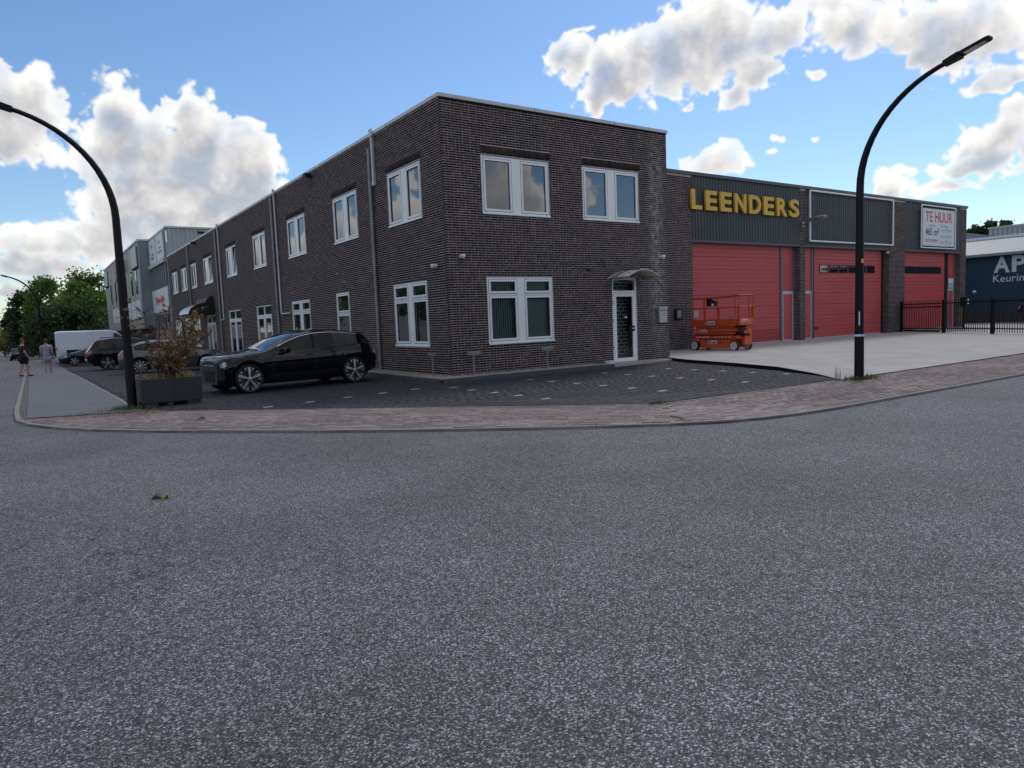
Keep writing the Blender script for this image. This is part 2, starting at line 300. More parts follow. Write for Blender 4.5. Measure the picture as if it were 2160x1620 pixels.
class MB:
    def __init__(s,fn=None): s.v=[]; s.f=[]; s.fn=fn
    def _p(s,p): s.v.append(tuple(s.fn(*p)) if s.fn else tuple(p)); return len(s.v)-1
    def box(s,x0,x1,y0,y1,z0,z1):
        i=[s._p(p) for p in ((x0,y0,z0),(x1,y0,z0),(x1,y1,z0),(x0,y1,z0),(x0,y0,z1),(x1,y0,z1),(x1,y1,z1),(x0,y1,z1))]
        for q in ((0,3,2,1),(4,5,6,7),(0,1,5,4),(1,2,6,5),(2,3,7,6),(3,0,4,7)): s.f.append(tuple(i[k] for k in q))
        return s
    def poly(s,pts): s.f.append(tuple(s._p(p) for p in pts)); return s
    def prism(s,pts,off):
        n=len(pts); a=[s._p(p) for p in pts]; b=[s._p([p[k]+off[k] for k in range(3)]) for p in pts]
        s.f.append(tuple(a)); s.f.append(tuple(reversed(b)))
        for k in range(n): s.f.append((a[k],b[k],b[(k+1)%n],a[(k+1)%n]))
        return s
    def strip(s,A,B):
        a=[s._p(p) for p in A]; b=[s._p(p) for p in B]
        for k in range(len(a)-1): s.f.append((a[k],a[k+1],b[k+1],b[k]))
        return s
    def tube(s,path,r,n=10,cap=True):
        P=[Vector(p) for p in path]; rs=r if isinstance(r,(list,tuple)) else [r]*len(P); rings=[]
        up=Vector((0,0,1)); t0=(P[1]-P[0]).normalized()
        ax=t0.cross(up) if abs(t0.z)<.9 else t0.cross(Vector((1,0,0))); ax.normalize()
        for k,p in enumerate(P):
            t=((P[min(k+1,len(P)-1)]-P[max(k-1,0)])).normalized()
            ax=(ax-t*ax.dot(t)).normalized(); bx=t.cross(ax)
            rings.append([s._p(p+(ax*math.cos(2*math.pi*j/n)+bx*math.sin(2*math.pi*j/n))*rs[k]) for j in range(n)])
        for k in range(len(P)-1):
            for j in range(n): s.f.append((rings[k][j],rings[k][(j+1)%n],rings[k+1][(j+1)%n],rings[k+1][j]))
        if cap: s.f.append(tuple(reversed(rings[0]))); s.f.append(tuple(rings[-1]))
        return s
    def lathe(s,prof,n=24,axis='z',c=(0,0,0)):
        rings=[]
        for (r,h) in prof:
            ring=[]
            for j in range(n):
                a=2*math.pi*j/n; x,y=r*math.cos(a),r*math.sin(a)
                p=(x,y,h) if axis=='z' else ((x,h,y) if axis=='y' else (h,x,y))
                ring.append(s._p((p[0]+c[0],p[1]+c[1],p[2]+c[2])))
            rings.append(ring)
        for k in range(len(prof)-1):
            for j in range(n): s.f.append((rings[k][j],rings[k][(j+1)%n],rings[k+1][(j+1)%n],rings[k+1][j]))
        return s
    def build(s,name,mat,parent=None,smooth=False,bev=0,angle=None):
        me=bpy.data.meshes.new(name); me.from_pydata(s.v,[],s.f); me.update()
        me.materials.append(MATS[mat])
        if smooth:
            me.polygons.foreach_set('use_smooth',[True]*len(me.polygons))
            if angle: me.set_sharp_from_angle(angle=R(angle))
        o=bpy.data.objects.new(name,me); link(o,parent)
        if bev:
            b=o.modifiers.new('Bevel','BEVEL'); b.width=bev; b.segments=2; b.limit_method='ANGLE'
        return o
def struct(o): o['kind']='structure'; return o
def text_mesh(body,offset=0.0,extrude=.5):
    cu=bpy.data.curves.new('t',type='FONT'); cu.body=body; cu.size=1; cu.offset=offset; cu.extrude=extrude; cu.resolution_u=4
    ob=bpy.data.objects.new('t',cu); COL.objects.link(ob); dg=bpy.context.evaluated_depsgraph_get(); dg.update()
    me=bpy.data.meshes.new_from_object(ob.evaluated_get(dg)); bpy.data.objects.remove(ob); bpy.data.curves.remove(cu); return me
def lettering(name,body,mat,parent,fn,s0,s1,z0,z1,d0,d1,bold=0.0):
    """text fitted in s0..s1, z0..z1 on a plane, from depth d0 to d1; fn maps (s,d,z) to the world"""
    me=text_mesh(body,bold)
    n=len(me.vertices); a=np.empty(n*3); me.vertices.foreach_get('co',a); a=a.reshape(-1,3)
    lo,hi=a.min(0),a.max(0); q=(a-lo)/np.maximum(hi-lo,1e-6)
    out=[fn(s0+(s1-s0)*t[0],d0+(d1-d0)*t[2],z0+(z1-z0)*t[1]) for t in q]
    me.vertices.foreach_set('co',np.array(out,float).ravel()); me.update(); me.materials.clear(); me.materials.append(MATS[mat]); me.name=name
    o=bpy.data.objects.new(name,me); link(o,parent); return o
# pieces: bricks and pavers. centre, two half axes in the face, half axis outwards, own random value
UNIT={}
SG=np.array([(-1,-1,-1),(1,-1,-1),(1,1,-1),(-1,1,-1),(-.985,-.95,1),(.985,-.95,1),(.985,.95,1),(-.985,.95,1)],float)
FQ=np.array([(4,5,6,7),(0,1,5,4),(1,2,6,5),(2,3,7,6),(3,0,4,7)])
def unit_piece(mat,k,nv=10):
    key=(mat,k)
    if key not in UNIT:
        me=bpy.data.meshes.new('piece'); me.from_pydata([tuple(x) for x in SG],[],[tuple(map(int,q)) for q in FQ]); me.materials.append(MATS[mat])
        at=me.attributes.new('rnd','FLOAT','FACE'); at.data.foreach_set('value',[(k+.5)/nv]*5); UNIT[key]=me
    return UNIT[key]
def pieces(parent,name,stuff_name,mat,C,A,B,Nn,rnd,singles=300):
    C,A,B,Nn,rnd=[np.asarray(q,float) for q in (C,A,B,Nn,rnd)]
    if len(C)==0: return
    cam_=np.array(CAM); d=C-cam_; dep=d@np.array(CF); u=d@np.array(CR)/dep*FPX; v=-(d@np.array(CU))/dep*FPX
    inside=(dep>.5)&(np.abs(u)<1075)&(np.abs(v)<805)
    nrm=Nn/np.linalg.norm(Nn,axis=1)[:,None]
    size=np.linalg.norm(np.cross(A,B),axis=1)*np.abs(np.einsum('ij,ij->i',nrm,d))/np.maximum(dep,.5)**3
    size=np.where(inside,size,0)
    order=np.argsort(-size); one=order[:singles]; rest=order[singles:]
    off=WLOC.get(parent.name,Vector((0,0,0)))
    for i in one:
        o=bpy.data.objects.new(name,unit_piece(mat,min(9,int(rnd[i]*10)))); COL.objects.link(o); o.parent=parent; o.matrix_parent_inverse=Matrix.Translation(-off)
        M4=Matrix.Identity(4)
        for c_,ax in enumerate((A[i],B[i],Nn[i])):
            for r_ in range(3): M4[r_][c_]=ax[r_]
        for r_ in range(3): M4[r_][3]=C[i][r_]
        o.matrix_basis=M4
    if len(rest):
        C,A,B,Nn,rnd=C[rest],A[rest],B[rest],Nn[rest],rnd[rest]; n=len(C)
        V=C[:,None,:]+SG[None,:,0:1]*A[:,None,:]+SG[None,:,1:2]*B[:,None,:]+SG[None,:,2:3]*Nn[:,None,:]
        Fc=(np.arange(n)[:,None,None]*8+FQ[None]).reshape(-1,4)
        quad_mesh(stuff_name,V.reshape(-1,3),Fc,mat,parent,np.repeat(rnd,5))['kind']='stuff'
def quad_mesh(name,V,Fc,mat,parent=None,rnd=None):
    me=bpy.data.meshes.new(name); n=len(Fc); k=Fc.shape[1]
    me.vertices.add(len(V)); me.vertices.foreach_set('co',np.ascontiguousarray(V,dtype=np.float32).ravel())
    me.loops.add(n*k); me.loops.foreach_set('vertex_index',np.ascontiguousarray(Fc,dtype=np.int32).ravel())
    me.polygons.add(n); me.polygons.foreach_set('loop_start',np.arange(0,n*k,k,dtype=np.int32))
    me.update(calc_edges=True); me.materials.append(MATS[mat])
    if rnd is not None:
        at=me.attributes.new('rnd','FLOAT','FACE'); at.data.foreach_set('value',np.asarray(rnd,np.float32))
    o=bpy.data.objects.new(name,me); return link(o,parent)
def inpoly(P,poly):
    x,y=P[:,0],P[:,1]; r=np.zeros(len(P),bool); n=len(poly)
    for i in range(n):
        x0,y0=poly[i]; x1,y1=poly[(i+1)%n]
        c=((y0>y)!=(y1>y))&(x<(x1-x0)*(y-y0)/((y1-y0) if y1!=y0 else 1e-9)+x0); r^=c
    return r
# ------------------------------------------------------------------ ground
def gz(y):
    y=np.asarray(y,float); return -.06-.0135*np.clip(y-3,0,150)
GZ=lambda y: float(gz(y))
def sheet(name,poly,dz,mat,ys=()):
    """flat polygon cut across at the y values, following the fall of the side street"""
    cuts=sorted(set([-1e4]+list(ys)+[1e4])); mb=MB()
    for a,b in zip(cuts,cuts[1:]):
        P=list(poly)
        for s,lim in ((1,a),(-1,b)):
            Q=[]
            for i in range(len(P)):
                p,q=P[i],P[(i+1)%len(P)]; ip=s*(p[1]-lim)>=0; iq=s*(q[1]-lim)>=0
                if ip: Q.append(p)
                if ip!=iq: t=(lim-p[1])/(q[1]-p[1]); Q.append((p[0]+t*(q[0]-p[0]),lim))
            P=Q
            if not P: break
        if len(P)>=3: mb.poly([(p[0],p[1],GZ(p[1])+dz) for p in P])
    return struct(mb.build(name,mat))
sheet('road',[(-500,-400),(600,-400),(600,900),(-500,900)],-.035,'asphalt',(3,153))
OUT=[(-9.2,60),(-9.2,1.6),(-9.15,0),(-8.95,-1.06),(-8.7,-1.74),(-8.1,-2.86),(-7.24,-4.0),(-6.2,-5.15),(-5.4,-6.05),(-4.4,-7.05),(-3.53,-7.86),(-2.5,-8.72),(-1.77,-9.25),(-1.2,-9.57),(-.6,-9.76),(0,-9.87),(.7,-9.93),(60,-10.1)]
INN=[(60,-7.85),(4.6,-7.75),(-.3,-7.62),(-.62,-7.45),(-7.05,-.75),(-7.16,-.5),(-7.16,60)]
pavement=sheet('pavement',OUT+INN,-.012,'joint_sand',(3,))
parking=sheet('parking_area',[(-7.16,60),(-7.16,-.5),(-7.05,-.75),(-.62,-7.45),(-.3,-7.62),(4.6,-7.75),(8.3,.6),(8.3,60)],-.007,'joint_dark',(3,))
def pavers(parent,name,stuff,mat,poly,ang,lx,ly,zoff,jit,excl=(),mod=2,singles=300,joint=.004):
    P=np.array(poly); c,s=math.cos(ang),math.sin(ang); rot=np.array([[c,s],[-s,c]]); Q=P@rot.T
    lo,hi=Q.min(0)-.3,Q.max(0)+.3
    rows=np.arange(lo[1],hi[1],ly); cols=np.arange(lo[0],hi[0],lx); pts=[]
    for i,r in enumerate(rows): pts.append(np.stack([cols+rng.random()*lx+rng.normal(0,.0015,len(cols)),np.full(len(cols),r)],1))
    q=np.concatenate(pts); w=q@rot
    k=inpoly(w,poly)
    for e in excl: k&=~inpoly(w,e)
    w=w[k]; n=len(w)
    z=gz(w[:,1])+zoff+rng.normal(0,jit,n)
    C=np.stack([w[:,0],w[:,1],z-.02],1); one=np.ones(n)
    A=np.stack([c*one,s*one,rng.normal(0,.004,n)],1)*(lx/2-joint/2); B=np.stack([-s*one,c*one,rng.normal(0,.006,n)],1)*(ly/2-joint/2)
    Nn=np.stack([0*one,0*one,.02*one],1)
    pieces(parent,name,stuff,mat,C,A,B,Nn,rng.random(n),singles)
pavers(pavement,'paver','pavers','paver_pink',[(-.45,-7.72),(-1.65,-9.2),(-1.1,-9.48),(-.5,-9.66),(.2,-9.80),(20,-9.88),(20,-7.86),(4.6,-7.82)],0,.21,.105,0,.0014,singles=150)
pavers(pavement,'paver','pavers','paver_pink',[(-7.15,-.78),(-9.05,0),(-8.83,-1.06),(-8.58,-1.74),(-8.0,-2.80),(-7.14,-3.92),(-6.1,-5.07),(-5.3,-5.97),(-4.32,-6.95),(-3.45,-7.76),(-2.42,-8.62),(-1.65,-9.2),(-.45,-7.72),(-.68,-7.5)],-math.pi/4,.21,.105,0,.0014,singles=150)
sheet('sidewalk',[(-8.98,60),(-8.98,.1),(-7.22,-.6),(-7.22,60)],.003,'sidewalk',(3,))
GRAVEL=[(-.66,4.6),(-.66,-.78),(4.72,-.78),(4.72,0.2),(.2,.2),(.2,4.6)]
APRON=[(4.74,-.8),(7.66,-.5),(8.1,.3),(4.74,.3)]
BLD=[(-.02,-.02),(8.1,-.02),(8.1,60),(-.02,60)]
SLAB=[(7.9,.3),(7.1,-1.5),(6.47,-3.75),(5.9,-5.4),(5.2,-6.8),(4.62,-7.72)]
pavers(parking,'paver','pavers','paver_dark',[(-7.1,34),(-7.1,-.55),(-7.0,-.72),(-.6,-7.38),(-.3,-7.54),(4.5,-7.68)]+SLAB[::-1]+[(8,34)],0,.212,.106,0,.0016,excl=(GRAVEL,APRON,BLD),singles=300)
# white pavers that mark the bays
dash=MB
def white_dash(x,y,a):
    mb=MB(); c,s=math.cos(a)*.10,math.sin(a)*.10; p,q=-math.sin(a)*.05,math.cos(a)*.05; z=GZ(y)
    c*=.95; s*=.95; mb.prism([(x-c-p,y-s-q,z-.02),(x+c-p,y+s-q,z-.02),(x+c+p,y+s+q,z-.02),(x-c+p,y-s+q,z-.02)],(0,0,.0245))
    o=mb.build('bay_marker_paver','paver_white',parking)
for bx,y0,n in ((-1.08,-1.95,5),(1.12,-1.9,6),(3.3,-2.1,6)):
    for k in range(n): white_dash(bx-.02*k+rng.normal(0,.02),y0-.88*k,0)
for k in range(5): white_dash(-1.8-.85*k,-1.5-.16*k,.18)
for k in range(5): white_dash(-2.0-.85*k,4.3+.02*k,0)
for by in (6.8,9.2,11.6,14.0,16.2):
    for k in range(5): white_dash(-2.0-.85*k,by,0)
for k in range(5): white_dash(5.15+rng.normal(0,.03),-2.6-.88*k,0)
# kerbs: single stones along the road edge and the inner edge
def kerb_run(parent,name,path,width,h,top,mat,step=1.0):
    P=[Vector((*p,0)) for p in path]; L=[0]
    for a,b in zip(P,P[1:]): L.append(L[-1]+(b-a).length)
    def at(d):
        for i in range(len(P)-1):
            if d<=L[i+1] or i==len(P)-2: return P[i]+(P[i+1]-P[i])*((d-L[i])/(L[i+1]-L[i]))
    n=max(1,round(L[-1]/step)); step=L[-1]/n
    for k in range(n):
        a,b=at(k*step+.004),at((k+1)*step-.004); t=(b-a).normalized(); w=Vector((-t.y,t.x,0))*width; za,zb=GZ(a.y)+top+rng.normal(0,.0015),GZ(b.y)+top+rng.normal(0,.0015)
        mb=MB(); mb.v=[(a.x,a.y,za-h),(b.x,b.y,zb-h),(b.x+w.x,b.y+w.y,zb-h),(a.x+w.x,a.y+w.y,za-h),(a.x,a.y,za),(b.x,b.y,zb),(b.x+w.x,b.y+w.y,zb),(a.x+w.x,a.y+w.y,za)]
        mb.f=[(0,3,2,1),(4,5,6,7),(0,1,5,4),(1,2,6,5),(2,3,7,6),(3,0,4,7)]
        mb.build(name,mat,parent)
kerb=thing('kerb','low worn concrete kerb stones between the pink brick pavement and the asphalt','kerb',(-4.4,-7.05,-.11))
kerb['kind']='structure'
kerb_run(kerb,'kerb_stone',[(-9.2,30)]+OUT[1:-1]+[(24,-10.0)],.085,.10,.003,'kerb_light')
edging=thing('edging','thin pale concrete edging between pink pavement and dark parking pavers','kerb',(-.6,-7.5,-.06)); edging['kind']='structure'
kerb_run(edging,'edging_stone',[(4.6,-7.79),(-.3,-7.66),(-.64,-7.5),(-7.1,-.77),(-7.2,-.5),(-7.2,24)],.055,.08,.006,'kerb_light')
# raised concrete yard in front of the warehouse with its open edge
yb=MB(); top=[(x,y,.035 if y>-5 else .035-.095*((-5-y)/2.7)**1.5) for x,y in SLAB]
far=[(8,3.4,0),(90,3.4,0),(90,-7.85,-.052),(30,-7.82,-.052),(12,-7.8,-.052),(4.62,-7.74,-.052)]
grid=[]
for i in range(len(top)):
    x,y,z=top[i]; r=[(x,y,z)]
    zf=0.0 if y>-5 else -.052*(-5-y)/2.8
    for k,xx in enumerate((10,14,20,30,50,90)): r.append((xx,y,z+(zf-z)*min(1,(k+1)/3)))
    grid.append(r)
for a,b in zip(grid,grid[1:]): yb.strip(a,b)
yb.strip([(8.0,3.6,0.0)]+[(xx,3.6,0.0) for xx in (10,14,20,30,50,90)],grid[0])
yb.strip([(8.0,30,0.0)]+[(xx,30,0.0) for xx in (10,14,20,30,50,90)],[(8.0,3.6,0.0)]+[(xx,3.6,0.0) for xx in (10,14,20,30,50,90)])
yard=struct(yb.build('yard','concrete_yard'))
eb=MB()
for (a,b) in zip(top,top[1:]):
    eb.poly([(a[0],a[1],-.2),(b[0],b[1],-.2),(b[0],b[1],b[2]-.004),(a[0],a[1],a[2]-.004)])
eb.build('yard_edge','black_steel',yard)
struct(MB().prism([(x,y,-.09) for x,y in APRON],(0,0,.085)).build('door_apron','concrete_yard'))
# gravel bed with its kerb
gb=thing('gravel_bed','pale gravel bed edged with dark kerb blocks at the foot of the brick corner','gravel bed',(-.3,-.4,-.06)); gb['kind']='structure'
kerb_run(gb,'kerb_stone',[(4.78,-.84),(-.72,-.84)],.07,.2,.105,'kerb',1.0)
kerb_run(gb,'kerb_stone',[(-.72,-.77),(-.72,4.75)],.07,.2,.10,'kerb',1.0)
MB().poly([(-.66,-.78,.01),(4.74,-.78,.01),(4.74,.02,.01),(.02,.02,.01),(.02,4.7,.01),(-.66,4.7,.01)]).build('gravel_base','gravel',gb)
def stones(parent,n,regions):
    V=[];Fc=[];rn=[]
    oct_=np.array([(1,0,0),(-1,0,0),(0,1,0),(0,-1,0),(0,0,1),(0,0,-1)],float); fo=[(0,2,4),(2,1,4),(1,3,4),(3,0,4),(2,0,5),(1,2,5),(3,1,5),(0,3,5)]
    ar=[(r[1]-r[0])*(r[3]-r[2]) for r in regions]; ar=np.array(ar)/sum(ar)
    for i in range(n):
        r=regions[rng.choice(len(regions),p=ar)]; c=np.array([rng.uniform(r[0],r[1]),rng.uniform(r[2],r[3]),0])
        s=rng.uniform(.010,.026); q=oct_*s*rng.uniform(.7,1.3,(6,3)); a=rng.uniform(0,6.28); q=q@np.array([[math.cos(a),math.sin(a),0],[-math.sin(a),math.cos(a),0],[0,0,1]])
        c[2]=.016+s*.45; k=len(V)*6; V.append(q+c); Fc+= [(k+a_,k+b_,k+c_) for a_,b_,c_ in fo]
    o=quad_mesh('gravel_stones',np.concatenate(V),np.array(Fc),'gravel',parent); o['kind']='stuff'
stones(gb,4200,[(-.64,4.7,-.76,-.02),(-.64,-.02,0,4.6)])
# ------------------------------------------------------------------ brick walls
FR=lambda s,d,z:(s,-d,z)          # office front, outwards -y
SD=lambda s,d,z:(-d,s,z)          # office side, outwards -x
BRK,JT=.050,.0125
def wall_face(parent,name,fn,s0,s1,z0,z1,holes,mat='mortar',rev=.14):
    ss=sorted({s0,s1,*[h[0] for h in holes],*[h[1] for h in holes]}); zs=sorted({z0,z1,*[h[2] for h in holes],*[h[3] for h in holes]})
    mb=MB(fn)
    for a,b in zip(ss,ss[1:]):
        for c,d in zip(zs,zs[1:]):
            m_,n_=(a+b)/2,(c+d)/2
            if any(h[0]<m_<h[1] and h[2]<n_<h[3] for h in holes): continue
            mb.poly([(a,0,c),(b,0,c),(b,0,d),(a,0,d)])
    for h in holes:
        a,b,c,d=h
        mb.poly([(a,0,c),(a,-rev,c),(a,-rev,d),(a,0,d)]); mb.poly([(b,0,c),(b,0,d),(b,-rev,d),(b,-rev,c)])
        mb.poly([(a,0,d),(a,-rev,d),(b,-rev,d),(b,0,d)]); mb.poly([(a,0,c),(b,0,c),(b,-rev,c),(a,-rev,c)])
    return mb.build(name,mat,parent)
def brick_rows(fn,s0,s1,z0,z1,holes,out=.0045,ground=None,seed=1):
    rg=np.random.default_rng(seed); C=[];A=[];B=[];Nn=[];rn=[]
    o=np.array(fn(0,0,0),float); es=np.array(fn(1,0,0),float)-o; ed=np.array(fn(0,1,0),float)-o; ez=np.array((0,0,1.))
    nrow=int((z1-z0)/(BRK+JT)); 
    for r in range(nrow):
        a=z0+JT/2+r*(BRK+JT); b=a+BRK
        iv=[(s0,s1)]
        for h in holes:
            if h[2]<b-.012 and h[3]>a+.012:
                nv=[]
                for p,q in iv:
                    if h[1]<=p or h[0]>=q: nv.append((p,q)); continue
                    if h[0]>p: nv.append((p,h[0]))
                    if h[1]<q: nv.append((h[1],q))
                iv=nv
        for p,q in iv:
            s=p; first=True
            while s<q-.02:
                l=.21 if rg.random()<.68 else .10
                if first and r%2: l=.10
                first=False
                e=min(s+l,q)
                if q-e<.05: e=q
                if ground is None or b>ground((s+e)/2):
                    dd=out+rg.normal(0,.0012)
                    C.append(o+es*(s+e)/2+ez*(a+b)/2+ed*(dd-.01)); A.append(es*(e-s)/2); B.append(ez*BRK/2+ed*rg.normal(0,.0006)); Nn.append(ed*.01); rn.append(np.clip(rg.beta(2,2.2)+(.25 if rg.random()<.05 else 0)-(.35 if rg.random()<.12 else 0),.01,.99))
                s=e+.008
    return C,A,B,Nn,rn
def soldier(fn,s0,s1,z0,z1,seed):
    rg=np.random.default_rng(seed); o=np.array(fn(0,0,0),float); es=np.array(fn(1,0,0),float)-o; ed=np.array(fn(0,1,0),float)-o; ez=np.array((0,0,1.))
    n=int(round((s1-s0)/(BRK+JT))); w=(s1-s0)/n; C=[];A=[];B=[];Nn=[];rn=[]
    for k in range(n):
        C.append(o+es*(s0+(k+.5)*w)+ez*(z0+z1)/2+ed*(.0015+rg.normal(0,.001))); A.append(es*(w-JT)/2); B.append(ez*(z1-z0-.012)/2); Nn.append(ed*.012); rn.append(np.clip(rg.beta(2,3),.01,.9))
    return C,A,B,Nn,rn
def join(*ls): return [sum((list(l[i]) for l in ls),[]) for i in range(5)]
# ------------------------------------------------------------------ windows and doors
def frame_rect(mb,a,b,c,d,w,d0,d1):
    mb.box(a,a+w,d0,d1,c,d); mb.box(b-w,b,d0,d1,c,d); mb.box(a+w,b-w,d0,d1,d-w,d); mb.box(a+w,b-w,d0,d1,c,c+w)
def window(parent,fn,s0,s1,z0,z1,kind='upper',glass='window_glass',label=None,tilt=False,blind=False,flip=False):
    g=.012; a,b,c,d=s0+g,s1-g,z0+g,z1-g; W=b-a; H=d-c
    mb=MB(fn); frame_rect(mb,a,b,c,d,.055,-.085,-.015)
    if kind=='upper': mid=.30 if W>1.9 else .16; rows=[(c+.055,d-.055)]
    else: mid=.25 if W>1.9 else .10; zt=c+H*.735; rows=[(c+.055,zt-.03),(zt+.03,d-.055)]; mb.box(a+.055,b-.055,-.08,-.02,zt-.03,zt+.03)
    if kind=='narrow': cols=[(a+.055,b-.055)]
    else:
        m0,m1=(a+b)/2-mid/2,(a+b)/2+mid/2; cols=[(a+.055,m0),(m1,b-.055)]; mb.box(m0,m1,-.082,-.012,c+.055,d-.055)
    w=mb.build('window','white_frame',parent,bev=.004); seal=MB(fn)
    if label: w['label']=label
    for i,(p,q) in enumerate(cols):
        for j,(u,v) in enumerate(rows):
            sw=.062
            if tilt and i==(1 if not flip else 0) and j==0:
                k=.16/(v-u)       # bottom-hung sash leaning into the room
                fn2=lambda s,dd,z,u=u,k=k: fn(s,dd-(z-u)*k,z)
            else: fn2=fn
            sb=MB(fn2); frame_rect(sb,p+.005,q-.005,u+.005,v-.005,sw-.005,-.07,-.005); sb.build('sash','white_frame',w,bev=.004); frame_rect(seal,p-.004,q+.004,u-.004,v+.004,.010,-.012,-.0085) if fn2 is fn else None; frame_rect(seal,p+sw-.001,q-sw+.001,u+sw-.001,v-sw+.001,.009,-.044,-.03) if fn2 is fn else None
            MB(fn2).poly([(p+sw,-.045,u+sw),(q-sw,-.045,u+sw),(q-sw,-.045,v-sw),(p+sw,-.045,v-sw)]).build('pane',glass,w)
            if tilt and fn2 is not fn: MB(fn).poly([(p,-.30,u),(q,-.30,u),(q,-.30,v),(p,-.30,v)]).build('reveal','interior_dark',w)
            if blind:
                bb=MB(fn); n=int((q-p-.06)/.075)+2
                for k in range(n):
                    x=p+.03+k*.072; ang=.35 if i==0 else .16
                    bb.poly([(x,-.16,u+.02),(x+.075*math.cos(ang),-.16-.075*math.sin(ang)*1.2,u+.02),(x+.075*math.cos(ang),-.16-.075*math.sin(ang)*1.2,v),(x,-.16,v)])
                bb.build('vertical_blind','blind',w)
    MB(fn).box(a-.01,b+.01,-.06,.028,c-.03,c+.012).build('sill','white_frame',w,bev=.004)
    if seal.f: seal.build('seal','plastic_black',w)
    sc=MB(fn)
    for x in (a+.1,b-.1): sc.box(x-.012,x+.012,-.02,-.011,c+.02,c+.044)
    sc.build('drain_cap','plastic_black',w)
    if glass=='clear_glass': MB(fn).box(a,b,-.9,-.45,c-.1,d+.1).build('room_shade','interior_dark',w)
    return w
def glazed_door(parent,fn,s0,s1,z1,z0=0.0,two=False,label=None,name='door'):
    H=z1-z0; zt=z0+H*.82
    mb=MB(fn); frame_rect(mb,s0+.01,s1-.01,z0,z1-.01,.055,-.10,-.02); mb.box(s0+.065,s1-.065,-.095,-.025,zt,zt+.07)
    dr=mb.build(name,'white_frame',parent,bev=.004)
    if label: dr['label']=label
    cols=[(s0+.065,s1-.065)] if not two else [(s0+.065,(s0+s1)/2-.03),((s0+s1)/2+.03,s1-.065)]
    if two: MB(fn).box((s0+s1)/2-.03,(s0+s1)/2+.03,-.09,-.022,z0,z1-.06).build('mullion','white_frame',dr)
    for p,q in cols:
        MB(fn).poly([(p+.03,-.06,zt+.07),(q-.03,-.06,zt+.07),(q-.03,-.06,z1-.065),(p+.03,-.06,z1-.065)]).build('transom_pane','window_glass' if two else 'clear_glass',dr)
        lf=MB(fn); frame_rect(lf,p+.004,q-.004,z0+.01,zt-.006,.105,-.075,-.012); lf.build('door_leaf','white_frame',dr,bev=.004)
        MB(fn).poly([(p+.10,-.045,z0+.11),(q-.10,-.045,z0+.11),(q-.10,-.045,zt-.11),(p+.10,-.045,zt-.11)]).build('pane','window_glass' if two else 'clear_glass',dr)
    return dr
# ------------------------------------------------------------------ office building
H=7.0; YE=41.5; WF=7.99
office=thing('office_building','dark brown brick two storey office with white windows on the street corner','building',(0,0,0))
FU=[(1.147,3.362),(4.543,6.775)]; U0,U1,G0,G1=4.185,5.677,.783,2.551
fh=[(a,b,U0,U1) for a,b in FU]+[(1.175,3.369,G0,G1),(5.579,6.594,-.05,2.53)]
SU=[(1.167,3.259),(5.53,7.66),(10.57,12.8),(15.95,18.04),(21.25,23.4),(26.87,29.2),(31.41,33.2),(34.6,36.6),(38.1,40.2)]
sh=[(a,b,U0,U1) for a,b in SU]+[(1.096,3.216,G0,G1),(6.61,7.85,-.12,G1),(10.57,12.82,G0,2.49),(15.75,18.2,-.25,2.5),(21.13,23.7,-.32,2.46),(27.0,29.4,-.4,2.36),(31.4,33.6,.5,2.36),(34.7,36.4,.5,2.33),(38.0,40.2,.3,2.30)]
lint_f=[(a-.0,b+.05,5.70,5.925) for a,b in FU]; lint_s=[(a-.05,b+.05,5.70,5.925) for a,b in SU]
fw=wall_face(office,'front_wall',FR,0,WF,-.2,H-.03,fh)
sw=wall_face(office,'side_wall',SD,0,YE,-.8,H-.03,sh)
for k,(fn,hs,ls,par,e0,e1,seed) in enumerate(((FR,fh,lint_f,fw,-.0065,WF,3),(SD,sh,lint_s,sw,0,YE,4))):
    main=brick_rows(fn,e0,e1,-.06 if k==0 else -.7,H-.05,[(h[0]-.004,h[1]+.004,h[2]-.004,h[3]+.004) for h in hs]+ls,seed=seed,ground=(None if k==0 else (lambda y:float(gz(y))+.03)))
    so_=[soldier(fn,l[0],l[1],l[2],l[3],seed*10+i) for i,l in enumerate(ls)]
    C,A,B,Nn,rn=join(main,*so_)
    pieces(par,'brick','brickwork','brick',C,A,B,Nn,rn,singles=260 if k==0 else 40)
# right return wall, roof, parapet trim
MB().poly([(WF,0,-.1),(WF,20,-.1),(WF,20,H-.03),(WF,0,H-.03)]).build('return_wall','mortar',office)
MB().poly([(0,0,H-.3),(WF,0,H-.3),(WF,YE,H-.3),(0,YE,H-.3)]).build('roof','clad_dark',office)
MB().poly([(0,YE,-.7),(WF,YE,-.7),(WF,YE,H-.03),(0,YE,H-.03)]).build('end_wall','mortar',office)
tr=MB(); tr.box(-.05,WF+.03,-.05,.25,H-.045,H+.05); tr.build('roof_trim','trim_metal',office,bev=.006)
MB().box(-.051,.25,.255,YE,H-.045,H+.05).build('roof_trim','trim_metal',office,bev=.006)
tj=MB()
for k in range(1,14): tj.box(-.056,-.0515,k*3.0,k*3.0+.012,H-.047,H+.052)
for k in range(1,3): tj.box(k*2.9,k*2.9+.012,-.056,-.0515,H-.047,H+.052)
tj.build('trim_joint','clad_dark',office)
MB().box(-.02,WF,-.02,-.009,H-.075,H-.046).build('shadow_gap','dark_gap',office)
